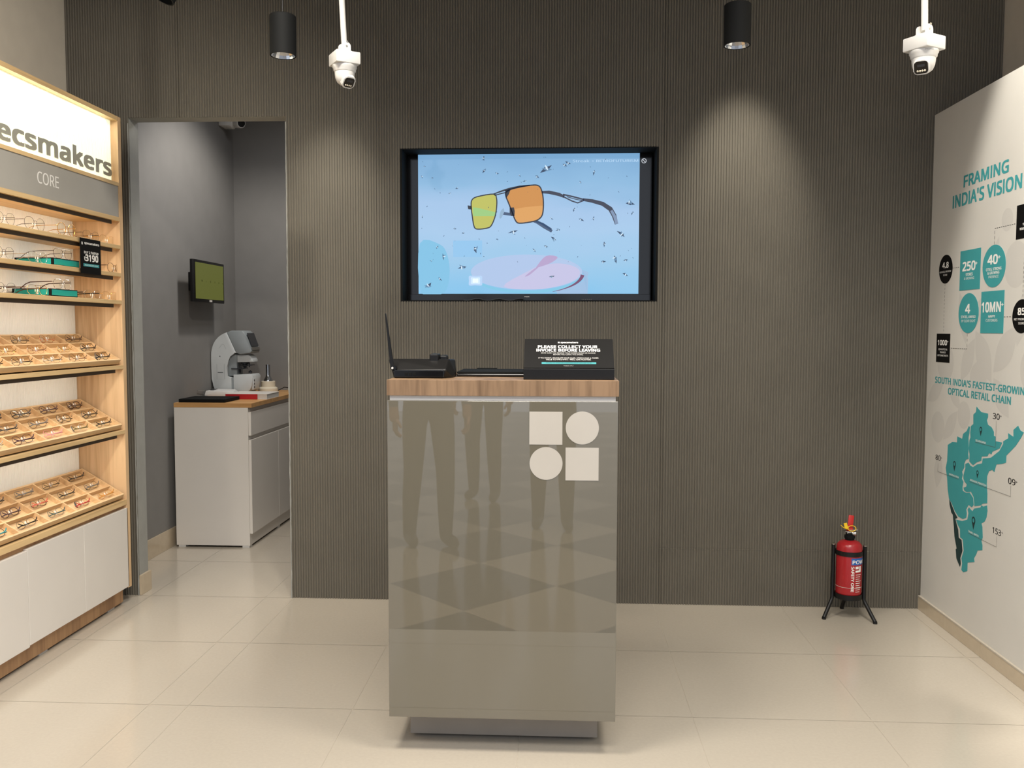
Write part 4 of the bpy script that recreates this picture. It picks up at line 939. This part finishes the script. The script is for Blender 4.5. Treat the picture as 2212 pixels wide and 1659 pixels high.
P(MB().box(-.0125, .0125, -.003, .003, 0, .062, .002, Matrix.Translation((ex - .001, ey - .002, .424)) @ Matrix.Rotation(math.radians(10), 4, 'Y') @ Matrix.Rotation(math.radians(-12), 4, 'X')), 'squeeze_lever', M['redlever'], ext, True)
P(MB().tube([(ex - .004, ey - .016, .419), (ex + .030, ey - .018, .4215)], .0022, 8), 'safety_pin', M['steel'], ext, True)
P(MB().loop([(ex + .004 + .018 * math.cos(a), ey - .018 + .004 * math.sin(a), .428 + .012 * math.sin(a)) for a in [2 * PI * i / 24 for i in range(24)]], .0019, 7)
   .tube([(ex - .012, ey - .02, .425), (ex - .025, ey - .024, .428), (ex - .040, ey - .028, .435), (ex - .052, ey - .03, .446)], [.0022, .0022, .0018, .0012], 7), 'seal_tie', M['yellow'], ext, True)
P(MB().box(-.0075, .0075, -.001, .001, 0, .027, .0006, Matrix.Translation((ex - .022, ey - .023, .428)) @ Matrix.Rotation(math.radians(-16), 4, 'Y')), 'seal_tag', M['yellow'], ext)
va0 = math.atan2(0 - ey, 0 - ex)       # direction of the viewer's side
def fE(deg, z, lift=.0005):
    a = va0 + math.radians(deg); return (ex + (R0 + lift) * math.cos(a), ey + (R0 + lift) * math.sin(a), z)
def wrap(mb, d0, d1, z0, z1, lift=.0004, n=24):
    A = [mb.bm.verts.new(fE(d0 + (d1 - d0) * i / n, z0, lift)) for i in range(n + 1)]; B = [mb.bm.verts.new(fE(d0 + (d1 - d0) * i / n, z1, lift)) for i in range(n + 1)]
    for i in range(n): mb.bm.faces.new((A[i], A[i + 1], B[i + 1], B[i]))
    return mb
lb = P(wrap(MB(), 11, 140, .265, .296), 'blue_label', M['blue'], ext)
def wtext(mb, s, d0, d1, z, h, bold=.03, lift=.0008):
    vs_, fs_ = _text(s, bold, 0); x0 = min(v[0] for v in vs_); x1 = max(v[0] for v in vs_)
    for i, (ox, oy) in enumerate(((0, 0), (-.02, 0), (.02, 0), (0, .02), (0, -.02))):
        mb.raw([fE(d0 + (d1 - d0) * (v[0] + ox - x0) / (x1 - x0), z + (v[1] + oy) / .73 * h, lift + .00002 * i) for v in vs_], fs_)
mb = MB(); wtext(mb, 'POWDER', 16, 128, .270, .021)
vs_, fs_ = _text('SAFETY ONE', .03, 0); x0 = min(v[0] for v in vs_); x1 = max(v[0] for v in vs_)     # reads downwards
for i, (ox, oy) in enumerate(((0, 0), (-.022, 0), (.022, 0), (0, .022), (0, -.022))):
    mb.raw([fE(11 + (v[1] + oy) / .73 * 16, .258 - (v[0] + ox - x0) / (x1 - x0) * .118, .0008 + .00002 * i) for v in vs_], fs_)
for i in range(9): wrap(mb, 32, 62 - 4 * (i % 3), .218 - .010 * i, .2205 - .010 * i, .0006, 8)
wrap(mb, 30, 46, .246, .258, .0006, 8); wrap(mb, 30, 50, .231, .240, .0006, 8); wrap(mb, 50, 62, .231, .258, .0006, 8)
P(mb, 'label_lettering', M['whiteprint'], ext)
P(MB().lathe([(R0 + .0006, .156), (R0 + .0006, .1575)], (ex, ey, 0), 56, cap=False), 'pale_line', M['paper'], ext)
st = thing('extinguisher_stand', 'black tubular tripod stand holding the red fire extinguisher', 'stand', (ex, ey, 0))
def ring_band(z0, z1): 
    return MB().lathe([(R0 + .001, z0), (R0 + .001, z1), (R0 + .0035, z1), (R0 + .0035, z0), (R0 + .001, z0)], (ex, ey, 0), 56, cap=False)
P(ring_band(.303, .324), 'upper_band', M['black'], st, True)
P(ring_band(.098, .122), 'lower_band', M['black'], st, True)
P(MB().lathe([(0, .1), (R0 + .001, .1), (R0 + .001, .108), (0, .108)], (ex, ey, 0), 40), 'bottom_plate', M['black'], st)
for (tx_, ty_), (fx, fy) in (((1.2965, 4.222), (1.2475, 4.180)), ((1.4305, 4.190), (1.4620, 4.125)), ((1.378, 4.277), (1.381, 4.345))):
    lg = P(MB().tube([(tx_, ty_, .345), (tx_, ty_, .095), (tx_ + (fx - tx_) * .12, ty_ + (fy - ty_) * .12, .080), (fx, fy, .008)], .0088, 14), 'leg', M['black'], st, True)
    P(MB().tube([(tx_, ty_, .345), (tx_, ty_, .349)], .0098, 14), 'end_cap', M['steel'], st, True, parent=lg)
    d = Vector((ex - tx_, ey - ty_, 0)).normalized() * .008
    P(MB().tube([(tx_, ty_, .338), (tx_ + d.x, ty_ + d.y, .314)], .004, 8).tube([(tx_, ty_, .110), (tx_ + d.x, ty_ + d.y, .110)], .004, 8), 'lug', M['black'], st)
    P(MB().tube([(fx, fy, .010), (fx + (fx - tx_) * .02, fy + (fy - ty_) * .02, .0005)], .0096, 14), 'foot', M['black'], st, True)

# ================================================================== PEOPLE OUTSIDE, SEEN ONLY AS REFLECTIONS
def person(label, x, y, face, shirt, trouser, hair, arms, stride=.0, hgt=1.0):
    """standing figure; face = turn about Z (0 looks along +y); arms: 'down' or 'photo'"""
    root = thing('person', label, 'person', (x, y, 0), 'people standing in front of the shop')
    Rz = Matrix.Rotation(face, 4, 'Z')
    V, E, RR = [], [], []
    def add(p, r, par=None):
        V.append(Vector(p) * hgt); RR.append(r if isinstance(r, tuple) else (r, r))
        if par is not None: E.append((par, len(V) - 1))
        return len(V) - 1
    pel = add((0, 0, .93), (.150, .105)); sp = add((0, .005, 1.10), (.128, .095), pel); ch = add((0, .01, 1.28), (.155, .105), sp); nb = add((0, 0, 1.40), (.075, .065), ch)
    nk = add((0, .012, 1.47), (.052, .055), nb); hd = add((0, .03, 1.55), (.066, .080), nk); h2 = add((0, .03, 1.62), (.070, .088), hd); add((0, .018, 1.685), (.045, .055), h2)
    for s_ in (-1, 1):
        fy = stride * s_
        hip = add((s_ * .085, 0, .86), (.088, .092), pel); kn = add((s_ * .095, .02 + fy * .5, .47), (.060, .064), hip); cf = add((s_ * .097, .0 + fy * .8, .32), (.055, .060), kn)
        an = add((s_ * .10, -.02 + fy, .09), (.042, .046), cf); hl = add((s_ * .10, -.02 + fy, .045), (.042, .045), an); add((s_ * .115, .14 + fy, .034), (.044, .030), hl)
        sh = add((s_ * .175, 0, 1.36), (.060, .062), ch)
        if arms == 'photo': pts = [((s_ * .215, .08, 1.12), .045), ((s_ * .12, .26, 1.28), .034), ((s_ * .085, .305, 1.315), (.020, .034)), ((s_ * .072, .33, 1.34), (.016, .036))]
        else: pts = [((s_ * .225, -.01, 1.10), .043), ((s_ * .235, .05, .87), .031), ((s_ * .235, .06, .83), (.020, .033)), ((s_ * .232, .07, .78), (.016, .036))]
        q = sh
        for p, r in pts: q = add(p, r, q)
    nb_ = len(V)
    me = bpy.data.meshes.new('t'); me.from_pydata(V, E, []); o = bpy.data.objects.new('t', me); COL.objects.link(o)
    md = o.modifiers.new('s', 'SKIN'); md.use_smooth_shade = True
    for i, sv_ in enumerate(me.skin_vertices[0].data): sv_.radius = RR[i]; sv_.use_root = (i == 0)
    ss = o.modifiers.new('u', 'SUBSURF'); ss.levels = 2; ss.render_levels = 2
    dg = bpy.context.evaluated_depsgraph_get(); bm_ = bpy.data.meshes.new_from_object(o.evaluated_get(dg))
    bpy.data.objects.remove(o); bpy.data.meshes.remove(me)
    mb = MB(); mb.bm.from_mesh(bm_); bpy.data.meshes.remove(bm_)
    # five fingers on each hand
    for s_ in (-1, 1):
        if arms == 'photo': c = Vector((s_ * .066, .345, 1.345)) * hgt; u = Vector((0, .3, 1)).normalized(); f_ = Vector((-s_ * .9, .35, 0)).normalized()
        else: c = Vector((s_ * .231, .072, .765)) * hgt; u = Vector((0, 1, .1)).normalized(); f_ = Vector((0, .12, -1)).normalized()
        inw = Vector((-s_, 0, 0)) if arms != 'photo' else Vector((0, 1, 0))
        for i_, ln in enumerate((.070, .078, .074, .060)):
            b0 = c + u * (.027 - .018 * i_); mb.tube([b0 - f_ * .02, b0 + f_ * ln * .45, b0 + f_ * ln * .75 + inw * .012, b0 + f_ * ln * .92 + inw * .03], [.0095, .009, .0085, .006], 8)
        b0 = c + u * .032 - f_ * .03; mb.tube([b0, b0 + u * .022 + f_ * .02 + inw * .01, b0 + u * .028 + f_ * .045 + inw * .02], [.011, .010, .007], 8)
    for f in mb.bm.faces:
        z = f.calc_center_median().z / hgt; xx = abs(f.calc_center_median().x)
        arm = (xx > .185 * hgt and z < 1.3) or (arms == 'photo' and f.calc_center_median().y > .13 * hgt and z > 1.0)
        hand = (arms == 'photo' and f.calc_center_median().y > .25 * hgt and z > 1.0) or (arms != 'photo' and xx > .19 * hgt and .6 < z < .88)
        f.material_index = 0 if (z > 1.435 or hand) else (3 if z < .085 and not arm else (1 if (z > .90 or arm) else 2)); f.smooth = True
    mb.bm.transform(Rz)
    body = mb.build('body', [gm('skin_tone', (150, 104, 78), 0, .55), shirt, trouser, M['black']], root, True)
    def sub(mb_, name, m_): mb_.bm.transform(Rz); return mb_.build(name, m_, root, True)
    hc = Vector((0, .02, 1.625)) * hgt
    sub(MB().lathe([(0, 1), (.5, .87), (.8, .55), (.97, .15), (.98, -.15), (.8, -.5)], n=24, T=Matrix.Translation(hc + Vector((0, -.018, .012))) @ Matrix.Rotation(.35, 4, 'X') @ Matrix.Diagonal((.084, .098, .088, 1)), cap=False), 'hair', hair)
    for s_ in (-1, 1):
        sub(MB().lathe([(0, -1), (.7, -.7), (1, 0), (.7, .7), (0, 1)], n=12, T=Matrix.Translation(Vector((s_ * .031, .108, 1.600)) * hgt) @ Matrix.Diagonal((.012, .007, .007, 1))), 'eye', M['paper'])
        sub(MB().lathe([(0, -1), (.7, -.7), (1, 0), (.7, .7), (0, 1)], n=12, T=Matrix.Translation(Vector((s_ * .076, .02, 1.585)) * hgt) @ Matrix.Diagonal((.010, .020, .030, 1))), 'ear', gm('skin_tone', (150, 104, 78), 0, .55))
    sub(hull(MB(), [Vector(p) * hgt for p in ((-.006, .108, 1.605), (.006, .108, 1.605), (-.016, .112, 1.562), (.016, .112, 1.562), (0, .135, 1.568), (0, .112, 1.556))], .003), 'nose', gm('skin_tone', (150, 104, 78), 0, .55))
    sub(MB().box(-.022, .022, .100, .112, 1.527, 1.537, .004), 'mouth', gm('lip_tone', (120, 66, 58), 0, .5))
    return root
dk = gm('dark_trousers', (38, 36, 38), 0, .8); dj = gm('dark_denim', (40, 44, 54), 0, .8); sh1 = gm('grey_shirt', (86, 88, 92), 0, .8); sh2 = gm('navy_shirt', (40, 46, 66), 0, .8); sh3 = gm('maroon_shirt', (84, 40, 42), 0, .8); hr = gm('black_hair', (20, 18, 17), 0, .6)
person('person in dark trousers taking the picture, reflected in the kiosk glass', -.03, -.50, 0, sh1, dk, hr, 'photo', .05, .985)
person('person in black trousers at the left of the kiosk reflection', -.80, .02, -.45, sh2, dk, hr, 'down', .06)
person('person in dark jeans farther back in the kiosk reflection', -.58, -1.50, .2, sh3, dj, hr, 'down', .03, .97)
ph = thing('phone', 'dark phone held up by the person taking the picture', 'phone', (0, -.17, 1.33))
P(MB().box(-.078, .078, -.152, -.144, 1.295, 1.368, .003), 'phone_body', M['blackgloss'], ph)
P(MB().lathe([(0, 0), (.006, 0), (.006, .0015), (0, .0016)], n=16, T=Matrix.Translation((.05, -.144, 1.35)) @ Matrix.Rotation(-PI / 2, 4, 'X')), 'phone_lens', M['devdark'], ph)

# ================================================================== TESTING ROOM
cb = thing('cabinet', 'white cabinet with oak-coloured top in the room behind the doorway', 'cabinet', (-2.11, 5.95, 0))
cy0, cy1 = 5.361, RY - .002
P(MB().box(-2.345, -1.860, cy0 - .002, cy1, .8655, .8925, .001), 'worktop', M['oak_counter'], cb)
P(MB().box(-2.344, -1.884, cy0, cy1, .088, .865).box(-2.344, -1.884, cy0, cy0 + .018, .0125, .088), 'carcass', M['white'], cb)
P(MB().box(-1.900, -1.886, cy0 + .018, cy1, .0125, .0878), 'kick_board', M['white'], cb)
for x in (-2.31, -1.91):
    for y in (cy0 + .03, 5.95): P(MB().box(x - .022, x + .022, y - .028, y + .022, .0003, .0124), 'foot', M['whitep'], cb)
P(MB().box(-1.8835, -1.8665, cy0 + .002, 6.13, .694, .838, .001), 'drawer', M['white'], cb)
P(MB().box(-1.8835, -1.8665, 6.134, cy1, .694, .838, .001), 'drawer', M['white'], cb)
P(MB().box(-1.8835, -1.8665, cy0 + .002, 5.892, .087, .667, .001), 'door', M['white'], cb)
P(MB().box(-1.8835, -1.8665, 5.896, 6.42, .087, .667, .001), 'door', M['white'], cb)
WT = .893
tag(MB().box(-2.325, -2.034, 5.386, 5.64, WT + .0002, WT + .0215, .003).build('lens_case', M['blackmat']), 'flat black case lying on the near end of the white cabinet', 'case')
bk = thing('book', 'thick red and white book lying on the cabinet in front of the white device', 'book', (-2.0, 5.7, WT))
P(MB().box(-2.131, -1.930, 5.6635, 5.91, WT + .0015, WT + .031), 'pages', M['paper'], bk)
P(MB().box(-2.133, -1.862, 5.66, 5.9125, WT + .0312, WT + .0335, .0006).box(-2.133, -1.862, 5.66, 5.9125, WT + .0002, WT + .0014), 'cover', M['white'], bk)
P(MB().box(-2.133, -1.925, 5.655, 5.6630, WT + .0002, WT + .0335, .0008), 'spine', M['redbook'], bk, label='red book spine')
P(MB().box(-1.929, -1.864, 5.664, 5.91, WT + .0016, WT + .0311), 'page_edge', M['paper'], bk)
# lens meter
dv = thing('lens_meter', 'white automatic lens meter with tilted screen on the cabinet in the back room', 'lens meter', (-2.25, 6.15, WT))
Yc = 6.13; hw = .088
fD = lambda a, b, q: (a, Yc + q, b)
P(MB().prism([(-2.345, .900), (-2.366, .955)] + smooth([(-2.372, 1.00), (-2.374, 1.15), (-2.368, 1.205), (-2.35, 1.252), (-2.322, 1.287), (-2.29, 1.309), (-2.262, 1.320)], False, 4) + [(-2.198, 1.178), (-2.222, 1.176), (-2.245, 1.160), (-2.258, 1.13), (-2.265, 1.08), (-2.267, 1.018), (-2.236, 1.012), (-2.236, .900)], fD, -hw, hw, .006), 'body', M['devwhite'], dv, True)
hdv = P(MB().prism([(-2.261, 1.321), (-2.228, 1.333), (-2.155, 1.332), (-2.140, 1.318), (-2.118, 1.270), (-2.098, 1.215), (-2.092, 1.192), (-2.100, 1.180), (-2.168, 1.170), (-2.196, 1.178)], fD, -hw, hw, .005), 'screen_head', M['devgrey'], dv, True)
sv = lambda a, b, q: (-2.140 + .040 * b + .009 * 0 + .0085 + q * .93, Yc + a, 1.320 - .110 * b + q * .36)
P(MB().prism([(-.070, .05), (.070, .05), (.070, .86), (-.070, .86)], sv, .0005, .0035), 'screen', M['devdark'], hdv)
P(MB().prism([(-.075, .93), (.075, .93), (.075, 1.1), (-.075, 1.1)], sv, -.002, .003), 'button_row', M['steel'], hdv)
P(MB().box(-2.262, -2.205, Yc - .06, Yc + .06, 1.02, 1.17, .004), 'column', M['devgrey'], dv, True)
P(MB().prism([(-2.204, 1.168), (-2.130, 1.168), (-2.108, 1.155), (-2.097, 1.130), (-2.096, 1.118), (-2.204, 1.114)], fD, -.055, .055, .004), 'upper_lens_arm', M['devwhite'], dv, True)
P(MB().lathe([(.03, 1.113), (.03, 1.104), (.018, 1.102), (.018, 1.085), (.010, 1.082), (.010, 1.07)], (-2.165, Yc - .01, 0), 20).box(-2.20, -2.11, Yc - .05, Yc + .03, 1.092, 1.097).box(-2.135, -2.129, Yc - .02, Yc - .014, 1.08, 1.113), 'marking_pins', M['devdark'], dv)
P(MB().box(-2.24, -2.165, Yc - .075, Yc + .05, 1.068, 1.074, .001).lathe([(.014, 1.04), (.014, 1.068)], (-2.205, Yc - .02, 0), 16).lathe([(.012, 1.04), (.012, 1.052), (0, 1.058)], (-2.125, Yc - .02, 0), 16), 'lens_table', M['devdark'], dv)
P(MB().prism([(-2.222, .901), (-2.134, .901), (-2.108, .925), (-2.094, .955), (-2.087, 1.018), (-2.098, 1.034), (-2.222, 1.030)], fD, -hw + .004, hw - .004, .004), 'lower_body', M['devwhite'], dv, True)
P(MB().box(-2.2365, -2.2215, Yc - hw + .006, Yc + hw - .006, .8935, 1.010), 'grey_strip', M['devgrey'], dv)
P(MB().box(-2.373, -2.10, Yc - hw + .01, Yc + hw - .01, .8932, .903, .003), 'base_plate', M['devwhite'], dv)
P(MB().box(-2.102, -2.0855, Yc - .07, Yc + .05, .925, 1.012, .006), 'control_panel', M['devwhite'], dv, True)
for z_ in (.945, .968, .992): P(MB().box(-2.0857, -2.0835, Yc - .064, Yc - .050, z_ - .006, z_ + .006, .001), 'control_button', M['devdark'], dv)
fd = lambda lift: (lambda a, b: (a, Yc - hw - lift, b))
mb = MB()
for p in (band([(-2.335, 1.105), (-2.335, 1.000), (-2.283, 1.000), (-2.283, 1.105)], .0016), band([(-2.318, 1.212), (-2.296, 1.238), (-2.284, 1.238), (-2.268, 1.205)], .0014)): mb.flat(p, fd(.0004))
P(mb, 'panel_seam', M['devgrey'], dv)
P(MB().flat([(-2.329, 1.044), (-2.292, 1.044), (-2.292, 1.0475), (-2.329, 1.0475)], fd(.0006)), 'paper_slot', M['devdark'], dv)
P(MB().flat(circle(-2.312, 1.157, .0035, 14), fd(.0006)), 'screw_cover', M['devdark'], dv)
# white instrument base at the left of it
wb = thing('instrument_base', 'low white instrument with metal bracket lying left of the lens meter', 'instrument', (-2.27, 5.95, WT))
P(hull(MB(), [(-2.366, 5.89, WT + .0003), (-2.15, 5.89, WT + .0003), (-2.366, 6.03, WT + .0003), (-2.15, 6.03, WT + .0003), (-2.358, 5.895, WT + .036), (-2.25, 5.895, WT + .036), (-2.358, 6.02, WT + .042), (-2.2, 6.02, WT + .040), (-2.17, 5.90, WT + .030)], .004), 'housing', M['whitep'], wb, True)
P(MB().box(-2.345, -2.315, 5.93, 6.00, WT + .0405, WT + .0425), 'dark_window', M['devdark'], wb)
P(MB().tube([(-2.362, 5.928, WT + .004), (-2.366, 5.915, WT + .030), (-2.3665, 5.91, WT + .040), (-2.372, 5.80, WT + .042)], .002, 7), 'wire_bracket', M['steel'], wb, True)
# cream stand with chrome stem
fh = thing('frame_heater', 'round cream base with chrome nozzle standing right of the lens meter', 'frame heater', (-2.066, 6.31, WT))
P(MB().lathe([(0, .8932), (.066, .8932), (.068, .905), (.066, .922), (.055, .931), (.050, .932), (.0495, .970), (.047, .973), (0, .973)], (-2.066, 6.31, 0), 40, cap=False), 'base', M['cream'], fh, True)
P(MB().lathe([(.0, .973), (.032, .973), (.030, .984), (.020, 1.000), (.0165, 1.012), (.0155, 1.018), (.0155, 1.085), (.017, 1.086), (.017, 1.090), (0, 1.090)], (-2.066, 6.31, 0), 32, cap=False), 'chrome_nozzle', M['chrome'], fh, True)
P(MB().tube([(-2.000, 6.33, .905), (-1.965, 6.36, .925), (-1.94, 6.40, .918), (-1.92, 6.46, .8965)], .003, 8), 'power_cord', M['black'], fh, True)
# eye chart screen on the wall
mn = thing('eye_chart_screen', 'small black screen with olive green display on the wall of the back room', 'screen', (-2.29, 5.79, 1.65))
P(MB().box(-2.296, -2.272, 5.524, 6.040, 1.516, 1.782, .004), 'casing', M['black'], mn, True)
dsp = P(MB().box(-2.2722, -2.2705, 5.553, 6.020, 1.536, 1.765), 'display', M['greenscreen'], mn)
mb = MB()
for i, (s, hh) in enumerate((('N', .013), ('I', .009), ('E', .013), ('T', .010), ('R', .010))): text(mb, s, lambda a, b, t=0: (-2.2702 + t, a, b), 5.648 + i * .072, 1.645, None, hh, .02)
text(mb, '6', lambda a, b, t=0: (-2.2702 + t, a, b), 6.000, 1.645, None, .008, .01)
P(mb, 'chart_letters', M['blackprint'], dsp)
P(MB().box(-2.2722, -2.2695, 5.775, 5.815, 1.5195, 1.532), 'badge', M['paper'], mn)
P(MB().box(RXL + .0003, -2.2955, 5.70, 5.86, 1.59, 1.71, .002), 'wall_mount', M['black'], mn)
# bullet camera in the corner
sc = thing('security_camera', 'white security camera in the top corner of the room behind the doorway', 'security camera', (-2.33, 6.35, 2.78), 'white security cameras')
T = Matrix.Translation((-2.3415, 6.33, 2.80)) @ Matrix.Rotation(PI / 2, 4, 'Y')
P(MB().box(-2.3797, -2.305, 6.265, 6.40, 2.765, 2.90, .008), 'junction_box', M['whitep'], sc, True)
P(MB().lathe([(.046, .037), (.046, .047), (.040, .052), (.038, .066), (.030, .072), (0, .072)], n=32, T=T), 'base_ring', M['whitep'], sc, True)
lk = Vector((.75, -.62, -.14)).normalized(); T = Matrix.Translation((-2.262, 6.315, 2.790)) @ lk.to_track_quat('Z', 'Y').to_matrix().to_4x4()
eb = P(MB().lathe([(0, -.03), (.020, -.027), (.032, -.010), (.034, .01), (.034, .050), (.031, .055), (0, .055)], n=32, T=T), 'camera_body', M['whitep'], sc, True)
P(MB().lathe([(0, .0552), (.028, .0552), (.027, .058), (0, .059)], n=32, T=T), 'lens_window', M['blackgloss'], eb, True)
